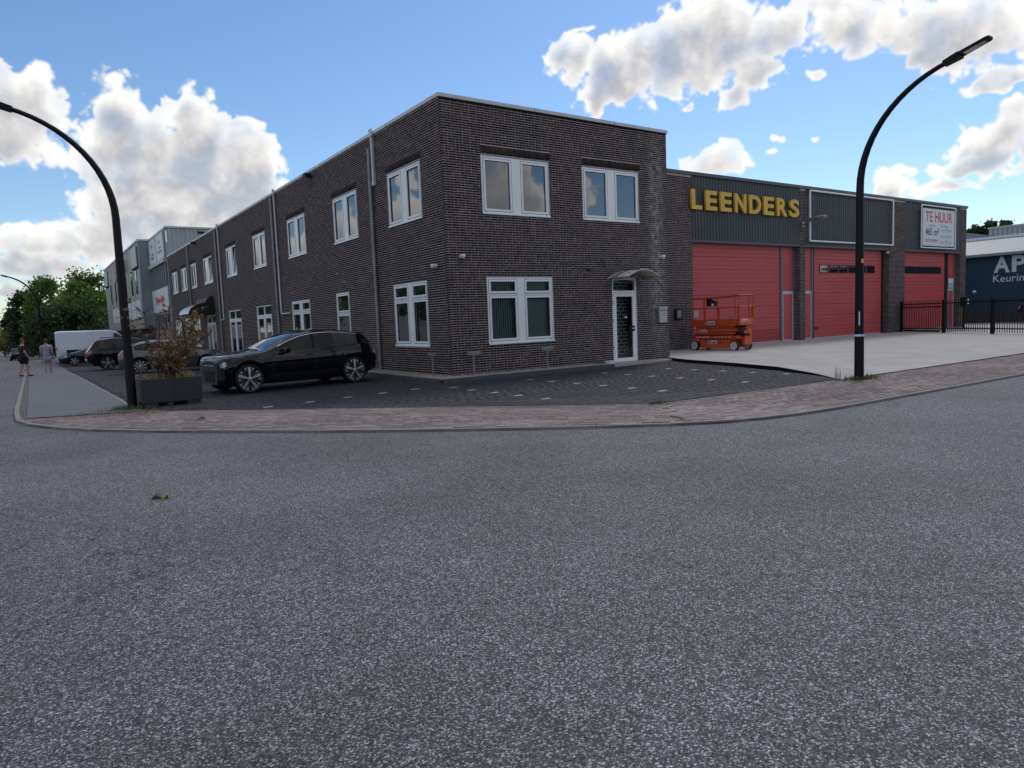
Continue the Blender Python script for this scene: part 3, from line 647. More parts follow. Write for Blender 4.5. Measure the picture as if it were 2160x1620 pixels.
# windows
for i,(a,b) in enumerate(FU): window(office,FR,a,b,U0,U1)
window(office,FR,1.175,3.369,G0,G1,'lower','clear_glass',blind=True,label='white four pane window with grey vertical blinds')
for i,(a,b) in enumerate(SU): window(office,SD,a,b,U0,U1,tilt=i in (4,5),flip=True)
window(office,SD,1.096,3.216,G0,G1,'lower')
window(office,SD,10.57,12.82,G0,2.49,'lower'); window(office,SD,6.61,7.85,-.1,G1,'narrow')
window(office,SD,31.4,33.6,.5,2.36,'lower'); window(office,SD,34.7,36.4,.5,2.33,'lower'); window(office,SD,38.0,40.2,.3,2.30,'lower')
for a,b,z0,z1 in ((15.75,18.2,-.25,2.5),(21.13,23.7,-.32,2.46),(27.0,29.4,-.4,2.36)): glazed_door(office,SD,a,b,z1,z0,two=True)
# sticker-like notices in the side doors
MB(SD).box(22.7,23.3,-.058,-.052,.35,.75).build('notice','sign_white',office)
dr=glazed_door(office,FR,5.579,6.594,2.53,0.0,label='white framed glass entrance door with transom light')
MB(FR).box(5.6,6.66,-.55,-.45,0,2.6).build('entry_wall','entry_tiles',dr)
MB(FR).box(5.4,6.8,-1.3,-.12,-.06,-.01).build('entry_floor','interior_dark',dr)
MB(FR).box(6.665,7.6,-.9,-.8,0,2.6).build('entry_side','interior_dark',dr)
MB(FR).box(6.24,6.46,-.02,.03,.92,1.08).build('lock_box','black_steel',dr,bev=.01)
MB(FR).tube([(6.42,.02,1.0),(6.42,.06,1.0),(6.30,.06,1.0)],.011,8).build('door_handle','chrome',dr)
hb=MB(FR)
for z in (.4,1.2,1.75,2.2): hb.box(5.585,5.61,-.025,.006,z,z+.09)
hb.build('hinge','alloy',dr)
MB(FR).box(6.10,6.2,-.05,-.04,1.32,1.37).build('notice','sign_white',dr)
MB(FR).box(5.579,6.594,-.14,-.002,-.04,0.0).build('threshold','kerb_light',dr)
# canopy above the door, barrel sheet on brackets
cn=thing('door_canopy','curved cream plastic canopy on brackets above the glass entrance door','canopy',(6.05,0,2.5))
xs=[5.42+1.30*k/16 for k in range(17)]; zz=[2.50+.205*math.sin(math.pi*(k/16)) for k in range(17)]
for k in range(4):
    q=slice(k*4,k*4+5)
    cb=MB(); cb.strip([(x,-.005,z) for x,z in zip(xs[q],zz[q])],[(x,-.86,z-.012) for x,z in zip(xs[q],zz[q])])
    o=cb.build('canopy_sheet','canopy_sheet',cn,smooth=True); s_=o.modifiers.new('s','SOLIDIFY'); s_.thickness=.008
for y in (-.012,-.44,-.865): MB().tube([(x,y,z+.004) for x,z in zip(xs,zz)],.014,8).build('rib','alloy',cn,smooth=True)
for x in (5.42,6.72):
    MB().tube([(x,0.0,2.50),(x,-.87,2.49)],.02,8).build('edge_rail','alloy',cn)
    MB().tube([(x,-.002,2.30),(x,-.30,2.44),(x,-.75,2.485)],.016,8).build('bracket','alloy',cn)
    MB().lathe([(0,-.02),(.03,-.015),(.035,0),(.03,.02),(0,.025)],12,'y',(x,-.02,2.49)).build('bracket_cap','alloy',cn,smooth=True)
# letter box and small things on the walls
mbx=thing('letter_box','silver grey letter box marked 1C beside the glass door','letter box',(7.58,0,1.13))
MB(FR).box(7.41,7.75,.004,.15,1.13,1.57).build('box_body','alloy',mbx,bev=.012)
MB(FR).box(7.40,7.76,.004,.17,1.572,1.612).build('lid','trim_metal',mbx,bev=.01)
MB(FR).box(7.45,7.71,.151,.155,1.50,1.525).build('slot','ink_black',mbx)
lettering('lettering','1C','ink_black',mbx,FR,7.56,7.64,1.34,1.42,.151,.155)
pb=thing('intercom_box','small dark grey box with blue panel on the recessed brick pier','box',(11.62,2.96,1.2))
P1=lambda s,d,z:(s,2.96-d,z)
MB(P1).box(11.43,11.79,.009,.10,1.15,1.56).build('box_body','plastic_black',pb,bev=.012)
MB(P1).box(11.49,11.73,.1005,.105,1.2,1.52).build('face_panel','grey_post',pb); 
fp=MB(P1)
for z in (1.43,1.36,1.29): fp.box(11.53,11.69,.1055,.108,z,z+.03)
fp.build('keypad','ink_teal',pb)
def dome(fn,s,z,label,rz=0):
    t=thing('security_camera',label,'camera',fn(s,0,z))
    MB(fn).lathe([(0,0),(.055,0),(.055,.03),(0,.03)],16,'y',(s,.0,z)).build('mount','white_frame',t,smooth=True,angle=40)
    MB(fn).box(s-.05,s+.05,.03,.16,z-.02,z+.05).build('housing','white_frame',t,bev=.02)
    MB(fn).lathe([(0,-.075),(.03,-.068),(.052,-.03),(.055,0),(0,0)],16,'z',(s,.10,z-.02)).build('dome','alloy',t,smooth=True)
    return t
dome(SD,.52,2.86,'white dome camera on the side wall near the brick corner')
dome(FR,.43,3.06,'white dome camera on the front wall near the brick corner')
dome(FR,7.66,3.17,'white dome camera on the front wall above the letter box')
t=thing('wall_vent','small black vent set in the brick wall left of the canopy','vent',(4.66,0,2.75)); MB(FR).box(4.60,4.74,.008,.04,2.72,2.79).build('vent_body','plastic_black',t,bev=.006); MB(FR).box(4.62,4.72,.041,.045,2.745,2.755).build('slot','ink_black',t)
t=thing('meter_box','small white plastic box on the kerb left of the entrance door','box',(4.95,-.45,0)); MB().box(4.82,5.06,-.62,-.45,.02,.10).build('box_body','sign_white',t,bev=.012); MB().box(4.80,5.08,-.64,-.43,.10,.115).build('lid','white_frame',t,bev=.006); MB().box(4.88,5.0,-.56,-.5,-.07,.02).build('foot','plastic_black',t)
# downpipes
def downpipe(y,z0,z1,label,x=-.075,r=.055,extra=None,group=None,hop=True):
    t=thing('downpipe',label,'downpipe',(x,y,z0),group)
    n=max(2,int((z1-z0)/1.15)); zs=[z0+(z1-z0)*k/n for k in range(n+1)]
    for a,b in zip(zs,zs[1:]): MB().tube([(x,y,a+.004),(x,y,b-.004)],r,14).build('pipe_length','zinc',t,smooth=True,angle=40)
    for z in zs[1:-1]: MB().tube([(x,y,z-.03),(x,y,z+.03)],r+.006,14).build('collar','zinc',t,smooth=True,angle=40)
    cl=MB()
    for z in zs[1:-1:2]: cl.box(x,-.0,y-.012,y+.012,z-.1,z-.085)
    cl.build('clip','black_steel',t)
    if extra: MB().tube(extra,.032,10).build('pipe_branch','zinc',t,smooth=True,angle=40)
    return t
downpipe(4.25,-.03,6.62,'grey downpipe on the side wall behind the rear of the black hatchback')
downpipe(14.5,-.2,6.85,'grey downpipe on the side wall between second and third upper windows from the corner')
downpipe(25.3,-.35,6.85,'grey downpipe on the side wall beside the dark awning')
downpipe(33.4,-.45,6.95,'grey downpipe on the side wall beyond the dark awning')
t=thing('overflow_pipe','short square pale overflow pipe hanging from the roof edge near the corner','pipe',(-.06,4.02,5.55))
MB().box(-.09,-.0085,3.97,4.07,5.6,7.06).build('pipe_length','trim_metal',t,bev=.006); MB().box(-.10,-.0085,3.955,4.085,5.5,5.62).build('spout','trim_metal',t,bev=.006); MB().box(-.11,-.0525,3.93,4.11,6.9,7.12).build('hopper','trim_metal',t,bev=.006)
def overflow(y,ye,label):
    t=thing('overflow_pipe',label,'pipe',(-.07,y,2.0))
    MB().tube([(-.065,y,7.05),(-.065,y,2.1),(-.065,y-.07,2.02),(-.065,ye,2.02)],.038,10).build('pipe_length','trim_metal',t,smooth=True,angle=50)
    MB().box(-.11,-.0525,y-.09,y+.09,6.9,7.12).build('hopper','trim_metal',t,bev=.006)
    cl=MB()
    for z in (6.2,4.9,3.6,2.6): cl.box(-.07,0,y-.014,y+.014,z,z+.03)
    cl.build('clip','zinc',t)
overflow(14.05,12.95,'thin pale overflow pipe bending towards the ground floor window with a cross frame')
overflow(24.6,25.2,'thin pale overflow pipe beside the downpipe next to the dark awning')
def flood(y,label):
    t=thing('floodlight',label,'lamp',(-.1,y,6.8)); MB().box(-.26,-.06,y-.16,y+.16,6.74,6.90).build('housing','black_steel',t,bev=.02); MB().box(-.08,-.005,y-.03,y+.03,6.78,6.86).build('arm','black_steel',t); MB().box(-.24,-.08,y-.13,y+.13,6.733,6.739).build('lens','lamp_clear',t)
flood(9.6,'black floodlight under the roof edge near the corner end of the side wall'); flood(31.0,'black floodlight under the roof edge near the dark awning')
# awning over the far side door
aw=thing('door_awning','dark curved awning with a pale front over the far side door','awning',(-.0,28.5,2.4))
y0,y1=26.9,30.2; arc=[(-1.35*math.sin(a),2.45+.62*math.cos(a)) for a in [math.pi/2*k/10 for k in range(11)]]
half=MB(); half.strip([(x-.012,y0,z) for x,z in arc],[(x-.012,y1,z) for x,z in arc]); half.build('awning_cover','awning_front',aw,smooth=True)
for yy in (y0-.01,y1+.01): MB().poly([(x-.012,yy,z) for x,z in arc]+[(-.012,yy,2.45)]).build('side_panel','awning_black',aw)
for k in range(1):
    yy=y0+.02; MB().tube([(x-.03,yy,z+.012) for x,z in arc],.03,8).build('rib','awning_black',aw,smooth=True)
for k in range(3):
    yy=y0+.15+k*.95; ac2=[(-.05-.42*math.sin(a),3.02+.40*math.cos(a)) for a in [math.pi/2*q/6 for q in range(7)]]
    sc=MB(); sc.strip([(x,yy,z) for x,z in ac2],[(x,yy+.85,z) for x,z in ac2]); sc.poly([(x,yy,z) for x,z in ac2]+[(-.012,yy,3.02)]); sc.build('scallop','awning_black',aw)
# name posts in the gravel
def post(x,y,ax,label):
    t=thing('name_post',label,'sign post',(x,y,0),'low grey plate posts in the gravel bed')
    MB().tube([(x,y,-.06),(x,y,.555)],.02,10).build('post','zinc',t,smooth=True,angle=40)
    b=MB(); 
    if ax=='x': b.box(x-.2,x+.2,y-.032,y-.0215,.54,.64)
    else: b.box(x-.032,x-.0215,y-.2,y+.2,.54,.64)
    b.build('plate','zinc',t,bev=.004)
post(-.2,.62,'y','low grey plate post in the gravel before the side wall'); post(.56,-.2,'x','low grey plate post in the gravel just right of the brick corner'); post(2.86,-.3,'x','low grey plate post in the gravel under the blinds window')
# ------------------------------------------------------------------ warehouse
def on_y(u,v,y): d=ray(u,v); return CAM+d*((y-CAM.y)/d.y)
def on_x(u,v,x): d=ray(u,v); return CAM+d*((x-CAM.x)/d.x)
def at_depth(u,v,t): return CAM+ray(u,v)*t
def px(p):
    d=Vector(p)-CAM; z=d.dot(CF); return 1080+FPX*d.dot(CR)/z,810-FPX*d.dot(CU)/z
D=2.96; HW=6.72; RC=.27
WP=lambda s,d,z:(s,D-d,z)
wh=thing('warehouse','low warehouse of dark corrugated cladding and brick piers with red doors','building',(12.5,D,0))
PIERS=[(8.02,12.5),(19.48,19.87),(27.0,28.53),(34.64,35.3)]
for i,(a,b) in enumerate(PIERS):
    pr_=MB(WP).box(a,b,-.6,0,-.06,HW-.1).build('pier','mortar',wh)
    f=brick_rows(WP,max(a,10.7),b,-.02,HW-.12,[],seed=30+i)
    L_=[f]
    if i: L_.append(brick_rows(lambda s,d,z,a=a:(a-d,D+s,z),0,.6,-.02,HW-.12,[],seed=40+i))
    C,A,B,Nn,rn=join(*L_); pieces(pr_,'brick','brickwork','brick',C,A,B,Nn,rn,singles=(180,20,80,20)[i])
MB().poly([(8,D+.5,HW-.2),(35.3,D+.5,HW-.2),(35.3,40,HW-.2),(8,40,HW-.2)]).build('roof','clad_dark',wh)
MB().poly([(35.3,D+.59,-.05),(35.3,40,-.05),(35.3,40,HW-.1),(35.3,D+.59,HW-.1)]).build('end_wall','clad_dark',wh)
for a,b in ((8.02,19.7),(19.704,27.7),(27.704,35.36)): MB(WP).box(a,b,-.7,.06,HW-.098,HW+.03).build('roof_trim','clad_trim',wh,bev=.006)
BAYS=[(12.5,19.48),(19.87,27.0),(28.53,34.64)]
for i,(a,b) in enumerate(BAYS):
    cb=MB(WP); pr=.1745; n=int((b-a)/pr); pr=(b-a)/n; top_,bot=[],[]
    for k in range(n):
        for fx,dd in ((0,-.045),(.32,-.045),(.46,-.012),(.86,-.012)): top_.append((a+(k+fx)*pr,dd,HW-.1)); bot.append((a+(k+fx)*pr,dd,4.2))
    cb.strip(bot,top_); cb.build('cladding','clad_dark',wh)
    MB(WP).box(a+.003,b-.003,-.30,-.004,4.105,4.20).build('door_head','clad_trim',wh,bev=.006)
    MB(WP).box(a,b,-.60,-.31,4.0,HW-.2).build('backing','dark_gap',wh)
def sectional(s0,s1,label,wins=None,strip_=False):
    dr=MB(WP); dr.box(s0-.03,s0+.03,-RC-.06,-RC+.03,0,4.1); dr.box(s1-.0,s1+.12,-RC-.06,-RC+.02,0,4.1); dr.box(s0,s1,-RC-.12,-RC-.07,0,4.1)
    d=dr.build('sectional_door','dark_gap',wh); d['label']=label
    n=8; h=4.08/n
    for k in range(n):
        z0,z1=.03+k*h+.003,.03+(k+1)*h-.003
        pb=MB(WP)
        wk=[w for w in (wins or []) if z0<w[2]<z1]
        m3=(z1-z0)/3
        for j in range(3): pb.box(s0+.035,s1-.005,-RC-.06,-RC-.001-(j%2)*.0015,z0+j*m3+.003,z0+(j+1)*m3-.003)
        pb.build('panel','red_dark' if k==0 and label.startswith('wide') else 'red_door',d,bev=.004)
    MB(WP).box(s0+.04,s1-.005,-RC-.05,-RC+.015,.0,.035).build('bottom_seal','trim_metal',d)
    for (a,b,zc) in (wins or []):
        f=MB(WP); frame_rect(f,a,b,zc-.185,zc+.185,.028,-RC-.01,-RC+.022); w=f.build('window_frame','plastic_black',d)
        MB(WP).poly([(a+.028,-RC+.012,zc-.157),(b-.028,-RC+.012,zc-.157),(b-.028,-RC+.012,zc+.157),(a+.028,-RC+.012,zc+.157)]).build('pane','window_glass',d)
    return d
def personnel(s0,s1,label,frame='trim_metal',hinge=1):
    f=MB(WP); frame_rect(f,s0,s1,0.0,2.10,.05,-RC-.05,-RC+.02); f.box(s0,s1,-RC-.05,-RC+.015,2.1,2.18)
    d=f.build('personnel_door',frame,wh); d['label']=label
    MB(WP).box(s0+.05,s1-.05,-RC-.05,-RC-.0,.05,2.05).build('door_leaf','red_door',d,bev=.004)
    MB(WP).box(s0,s1,-RC-.06,-RC-.005,2.185,4.1).build('over_panel','red_door',d,bev=.004)
    hx=s0+.09 if hinge>0 else s1-.09
    MB(WP).tube([(hx,-RC,1.0),(hx,-RC+.06,1.0),(hx+.13*hinge,-RC+.06,1.0)],.012,8).build('door_handle','alloy',d)
    return d
sectional(12.53,18.41,'wide plain red sectional door behind the lift')
MB(WP).box(18.41,18.56,-RC-.06,-RC+.03,0,4.1).build('door_post','grey_post',wh)
personnel(18.57,19.34,'narrow red personnel door beside the plain sectional door')
MB(WP).box(19.345,19.47,-RC-.06,-RC+.02,0,4.1).build('door_post','grey_post',wh)
personnel(19.90,20.73,'narrow red personnel door with pale frame',hinge=-1)
MB(WP).box(20.735,20.86,-RC-.06,-RC+.03,0,4.1).build('door_post','grey_post',wh)
w2=[(21.38+.805*k,21.38+.805*k+.70,3.18) for k in range(6)]
sectional(20.90,26.76,'red sectional door with six square windows',w2)
w3=[(29.0+.80*k,29.0+.80*k+.75,3.18) for k in range(5)]
sectional(28.56,33.40,'red sectional door with five joined windows behind the gate',w3)
MB(WP).box(33.53,33.74,-RC-.06,-RC+.03,0,4.1).build('door_post','plastic_black',wh)
personnel(33.76,34.46,'narrow red personnel door with a blue and white notice')
MB(WP).box(34.465,34.63,-RC-.06,-RC+.02,0,4.1).build('door_post','grey_post',wh)
MB(WP).box(33.80,34.44,-RC+.021,-RC+.026,2.2,2.75).build('notice','ink_teal',wh); MB(WP).box(33.84,34.40,-RC+.0265,-RC+.03,2.5,2.7).build('notice_print','sign_white',wh)
MB(WP).box(21.0,21.25,-RC+.0,-RC+.02,.42,.5).build('lift_handle','plastic_black',wh)
# yellow letters
lt=thing('wall_lettering','big yellow raised letters on dark cladding above the plain red door','sign',(12.5,D-.1,5.34))
for ch,x0,x1 in (('L',222,308),('E',338,430),('E',457,548),('N',575,668),('D',692,788),('E',810,893),('R',917,1000),('S',1020,1098)):
    a=on_y(x0/3.857+1400,430,D-.1).x; b=on_y(x1/3.857+1400,430,D-.1).x
    lettering('letter',ch,'yellow',lt,WP,a,b,5.335,6.085,.05,.14,bold=.032)
    mb_=MB(WP)
    for z in (5.5,5.9): mb_.box((a+b)/2-.02,(a+b)/2+.02,-.04,.05,z,z+.03)
    mb_.build('stand_off','zinc',lt)
# empty banner frame
ef=thing('empty_banner_rack','empty white tube frame on dark cladding over the six window door','frame',(20.05,D,4.36))
for p,q in (((20.05,.13,6.55),(27.1,.13,6.55)),((20.05,.13,4.36),(27.1,.13,4.36)),((20.05,.13,4.36),(20.05,.13,6.55)),((27.1,.13,4.36),(27.1,.13,6.55))):
    MB(WP).tube([p,q],.038,10).build('tube','white_frame',ef,smooth=True,angle=40)
for x in (20.05,27.1):
    for z in (4.5,5.1,5.8,6.4): MB(WP).box(x-.03,x+.03,-.02,.13,z,z+.05).build('bracket','zinc',ef)
# to let banner
tb=thing('banner_sign','white banner reading TE HUUR with red and blue print on tube frame','sign',(31.8,D,4.31))
for p,q in (((29.93,.13,6.51),(33.68,.13,6.51)),((29.93,.13,4.32),(33.68,.13,4.32)),((29.93,.13,4.32),(29.93,.13,6.51)),((33.68,.13,4.32),(33.68,.13,6.51))):
    MB(WP).tube([p,q],.034,10).build('tube','white_frame',tb,smooth=True,angle=40)
bx0,bx1,bz0,bz1=30.07,33.57,4.42,6.36
MB(WP).box(bx0,bx1,.12,.13,bz0,bz1).build('banner','sign_white',tb)
tie=MB(WP)
for k in range(9):
    x=bx0+.1+k*(bx1-bx0-.2)/8; tie.box(x-.012,x+.012,.118,.135,bz1-.02,6.51); tie.box(x-.012,x+.012,.118,.135,4.32,bz0+.02)
for k in range(6):
    z=bz0+.1+k*(bz1-bz0-.2)/5; tie.box(29.93,bx0+.02,.118,.135,z-.012,z+.012); tie.box(bx1-.02,33.68,.118,.135,z-.012,z+.012)
tie.build('lashing','plastic_black',tb)
for x in (29.93,33.68):
    for z in (4.6,6.2): MB(WP).box(x-.03,x+.03,-.02,.11,z,z+.05).build('bracket','zinc',tb)
def tx(body,a,b,c,d,mat,bold=0): lettering('lettering',body,mat,tb,WP,bx0+a*(bx1-bx0),bx0+b*(bx1-bx0),bz1-d*(bz1-bz0),bz1-c*(bz1-bz0),.1305,.134,bold)
tx('TE HUUR',.08,.93,.07,.36,'ink_red',.02); tx('totaal',.19,.38,.41,.47,'ink_grey'); tx('of in delen:',.56,.80,.41,.47,'ink_grey')
tx('465 m²',.08,.50,.51,.72,'ink_blue',.025); tx('0622748804',.08,.46,.81,.89,'ink_red',.01)
tx('1x ± 177 m²',.56,.91,.51,.61,'ink_grey',.005); tx('1x ± 116 m²',.56,.91,.67,.77,'ink_grey',.005); tx('1x ± 172 m²',.56,.91,.83,.93,'ink_grey',.005)
# wall lamp on the narrow pier
wl=thing('wall_lamp','grey arm lamp sticking out from the narrow brick pier','lamp',(19.66,D,5.0))
MB(WP).box(19.58,19.76,.008,.06,4.95,5.2).build('wall_plate','zinc',wl,bev=.01)
MB(WP).tube([(19.67,.05,5.06),(19.67,.25,5.10),(19.67,.5,5.22)],.03,10).build('arm','zinc',wl,smooth=True)
MB(WP).prism([(19.57,.35,5.20),(19.77,.35,5.20),(19.86,.8,5.22),(19.80,1.12,5.23),(19.54,1.12,5.23),(19.48,.8,5.22)],(0,0,.10)).build('head','zinc',wl,bev=.03)
MB(WP).prism([(19.60,.6,5.17),(19.74,.6,5.17),(19.76,1.05,5.21),(19.58,1.05,5.21)],(0,0,.03)).build('lens','lamp_clear',wl)
t=thing('security_camera','small white camera under the door head beside the wide brick pier','camera',(26.9,D,4.0)); MB(WP).box(26.80,26.92,-.05,.06,3.96,4.05).build('housing','white_frame',t,bev=.02); MB(WP).box(26.9,26.99,-.02,.02,3.99,4.02).build('mount','white_frame',t); MB(WP).lathe([(0,.0),(.02,.0),(.02,.015),(0,.015)],12,'y',(26.86,.06,4.0)).build('lens','ink_black',t)
# ------------------------------------------------------------------ scissor lift
lf=thing('scissor_lift','orange scissor lift with raised guard rails standing before the plain red door','lift',(12.0,1.2,0))
X0,X1,Y0,Y1=11.60,12.36,.14,2.28
def bar(a,b,r=.022,m_='orange'): return MB().tube([a,b],r,8).build('rail',m_,lf,smooth=True,angle=40)
MB().box(X0+.10,X1-.10,.42,2.0,.11,.42).build('chassis','orange',lf,bev=.015)
MB().box(X0+.02,X0+.10,.56,1.86,.09,.40).build('side_cover','orange_worn',lf,bev=.012)
MB().box(X0+.0,X1-.0,Y0+.08,Y1-.06,.42,.54).build('frame_tray','orange',lf,bev=.02)
MB().box(X0+.05,X1-.05,Y0+.25,Y1-.12,.54,.575).build('hose_tray','black_steel',lf)
for k,(z,ya,yb) in enumerate(((.58,.30,2.12),(.69,.22,2.20),(.79,.34,2.10))):
    for xa in (X0+.03,X1-.09): MB().prism([(xa,ya,z+.04),(xa,ya+.07,z),(xa,yb-.07,z),(xa,yb,z+.04),(xa,yb-.07,z+.085),(xa,ya+.07,z+.085)],(.06,0,0)).build('scissor_arm','orange' if k!=1 else 'orange_worn',lf)
    for y_ in (ya+.08,yb-.08): MB().tube([(X0+.05,y_,z+.04),(X1-.05,y_,z+.04)],.02,8).build('cross_tube','black_steel',lf)
MB().box(X0-.01,X1+.01,Y0,Y1,.875,.91).build('deck','black_steel',lf)
tb_=MB(); tb_.box(X0-.02,X0+.005,Y0+.08,Y1,.87,1.12); tb_.box(X1-.005,X1+.02,Y0+.08,Y1,.87,1.12); tb_.box(X0+.006,X1-.006,Y1-.02,Y1,.90,1.10); tb_.build('toe_board','orange',lf,bev=.006)
MB().box(X0+.01,X1-.01,Y0-.04,Y0-.01,.90,1.13).build('extension_toe_board','orange_worn',lf,bev=.006)
for (y_,za,zb) in ((Y1-.02,1.1,1.92),(1.66,1.1,1.92),(1.60,1.1,1.54),(.28,1.1,1.95),(Y0+.02,.9,1.55)):
    for xa in (X0-.0,X1+.0): bar((xa,y_,za),(xa,y_,zb))
for xa in (X0,X1):
    bar((xa,Y1-.02,1.90),(xa,.9,1.92)); bar((xa,.9,1.925),(xa,.10,1.945)); bar((xa,Y1-.02,1.53),(xa,Y0-.02,1.54)); bar((xa,Y0-.03,.9),(xa,Y0-.03,1.945))
for z in (1.945,1.54): bar((X0,Y0-.03,z),(X1,Y0-.03,z))
for z in (1.90,1.53): bar((X0,Y1-.02,z),(X1,Y1-.02,z))
cbx=MB(); cbx.prism([(X0+.03,1.58,1.60),(X0+.03,1.24,1.60),(X0+.03,1.22,1.78),(X0+.03,1.38,1.88),(X0+.03,1.58,1.88)],(.17,0,0)); cbx.build('control_box','plastic_black',lf,bev=.012)
MB().box(X0+.025,X0+.03,1.24,1.34,1.62,1.69).build('control_label','sign_white',lf)
MB().box(X0+.02,X0+.05,1.98,2.16,1.22,1.48).build('document_holder','sign_white',lf,bev=.01)
MB().box(X0+.02,X0+.05,.42,.56,1.16,1.26).build('socket_box','zinc',lf,bev=.01)
MB().box(X0+.2,X1-.2,Y0-.045,Y0+.05,.52,.60).build('step','black_steel',lf); MB().tube([(X0+.45,Y0-.02,.55),(X0+.45,Y0-.02,.86)],.025,8).build('ladder_rail','orange_worn',lf)
MB().box(X0+.30,X1-.06,Y0-.02,Y0+.1,.2,.72).build('end_plate','orange_worn',lf,bev=.012)
MB().box(X0+.06,X0+.26,Y0-.01,Y0+.05,.62,.82).build('pump_unit','plastic_black',lf,bev=.02)
for (yw,xw,s_) in ((2.10,X0+.02,-1),(.34,X0+.02,-1),(2.10,X1-.02,1),(.34,X1-.02,1)):
    w=MB().lathe([(.145,-.05),(.15,-.058),(.172,-.045),(.178,-.02),(.178,.02),(.172,.045),(.15,.058),(.145,.05)],28,'x',(xw,yw,.179)).build('wheel','tyre',lf,smooth=True,angle=50)
    MB().lathe([(0,-.064),(.03,-.066),(.035,-.058),(.12,-.052),(.142,-.063),(.146,-.055),(.146,.055),(.142,.063),(.12,.052),(0,.055)],28,'x',(xw,yw,.179)).build('rim','wheel_white',w,smooth=True,angle=40)
    MB().lathe([(0,-.075),(.022,-.072),(.024,-.05)],10,'x',(xw,yw,.179)).build('hub','ink_black',w)
LX=lambda s,d,z:(X0-.021-d,s,z)     # side facing the office, s along y; letters run towards -y
LM=lambda s,d,z:(X0-.021-d,-s,z)
for (yc,zc,w_,h_,dd) in ((1.36,1.00,.40,.115,0),(1.72,.705,.32,.085,-.048),(1.30,.30,.40,.11,-.0385)):
    MB(LX).box(yc-w_/2,yc+w_/2,dd+.001,dd+.003,zc-h_/2,zc+h_/2).build('label_plate','sign_white',lf)
    lettering('lettering','Boels','ink_black',lf,LM,-yc-w_/2*.86,-yc+w_/2*.86,zc-h_/2*.7,zc+h_/2*.7,dd+.0035,dd+.005,.03)
    MB(LX).box(yc-w_/2-.20,yc-w_/2-.006,dd+.001,dd+.003,zc-h_/2,zc+h_/2).build('label_frame','red_dark',lf)
st=MB(LX); st.box(1.45,2.05,-.02,-.018,.475,.497)
for k in range(5): st.box(.50+.16*k,.57+.16*k,-.02,-.018,.475,.497)
st.build('stripe','sign_white',lf)
EY=lambda s,d,z:(s,Y0-.041-d,z)
MB(EY).box(X0+.12,X0+.45,.0,.003,1.02,1.1).build('label_plate','sign_white',lf); lettering('lettering','Boels','ink_black',lf,EY,X0+.15,X0+.42,1.035,1.085,.0035,.005,.03)
# ------------------------------------------------------------------ palisade gate and fence
def fence(p0,p1,label,gate=False,h=1.5):
    p0,p1=Vector((*p0,0)),Vector((*p1,0)); L_=(p1-p0).length; u=(p1-p0)/L_; n_=Vector((-u.y,u.x,0))
    fn=lambda s,d,z:tuple(p0+u*s+n_*d+Vector((0,0,z)))
    t=thing('gate' if gate else 'fence',label,'gate' if gate else 'fence',tuple(p0))
    MB(fn).box(-.06,.06,-.06,.06,-.05,h+.05).build('post','black_steel',t,bev=.008)
    MB(fn).box(L_-.075,L_-.065,-.05,.05,0,h).build('stop_bar','black_steel',t)
    for z in ((h-.12,h-.28,.18) if gate else (h-.12,.22)): MB(fn).box(.06,L_-.08,-.025,.025,z-.025,z+.025).build('rail','black_steel',t)
    if gate: MB(fn).box(.3,L_-.3,-.05,.05,.03,.11).build('bottom_beam','black_steel',t)
    k=int((L_-.2)/.13)
    base=None
    for i in range(k):
        s=.13+i*.13
        if base is None:
            b=MB(); b.box(-.011,.011,-.011,.011,.05,h+.02); b.poly([(-.011,-.011,h+.02),(.011,-.011,h+.02),(0,0,h+.07)]); base=b.build('picket','black_steel',t); base.location=fn(s,0,0)
        else:
            o=bpy.data.objects.new('picket',base.data); link(o,t); o.location=fn(s,0,0)
    return t
fence((27.95,2.80),(26.37,.08),'black palisade sliding gate before the five window red door',True)
fence((26.37,.08),(25.01,-2.47),'black palisade fence section next to the sliding gate')
fence((25.01,-2.47),(23.6,-5.1),'black palisade fence section before the dark parked car')
t=thing('gate_controller','black gate control box on a post beside the last brick pier','box',(34.3,1.4,0)); q=on_y(2033,640,1.4)
MB().tube([(q.x,1.4,-.02),(q.x,1.4,1.35)],.04,10).build('post','black_steel',t); MB().box(q.x-.22,q.x+.22,1.25,1.5,1.15,1.65).build('box_body','black_steel',t,bev=.02)
for z in (1.28,1.46): MB().box(q.x+.02,q.x+.20,1.243,1.249,z,z+.09).build('label_plate','sign_white',t)
# ------------------------------------------------------------------ blue hall on the right, grey hall behind it
bl=thing('blue_hall','dark blue hall with pale pitched roof and white lettering','building',(42,2,0))
BX=42.0; e0=on_x(2039,540,BX); EV=e0.z
MB().poly([(BX,-9,-.05),(BX,30,-.05),(BX,30,EV),(BX,-9,EV)]).build('wall','blue_wall',bl)
MB().poly([(BX,-9,-.05),(BX+16,-9,-.05),(BX+16,-9,EV),(BX+8,-9,EV+1.5),(BX,-9,EV)]).build('gable_wall','blue_wall',bl)
MB().box(BX-.02,BX-.002,-9,30,2.15,2.19).build('seam','clad_dark',bl)
rb=MB(); n=140
up,lo=[],[]
for k in range(n*2+1):
    y=-9.3+k*39.6/(2*n); dz=.04 if k%2 else 0; lo.append((BX-.35,y,EV-.02+dz)); up.append((BX+8,y,EV+1.5+dz))
rb.strip(lo,up); rb.build('roof_sheet','roof_sheet',bl); 
MB().strip([(BX+8,-9.3,EV+1.5),(BX+8,30,EV+1.5)],[(BX+16.3,-9.3,EV-.02),(BX+16.3,30,EV-.02)]).build('roof_sheet','roof_sheet',bl)
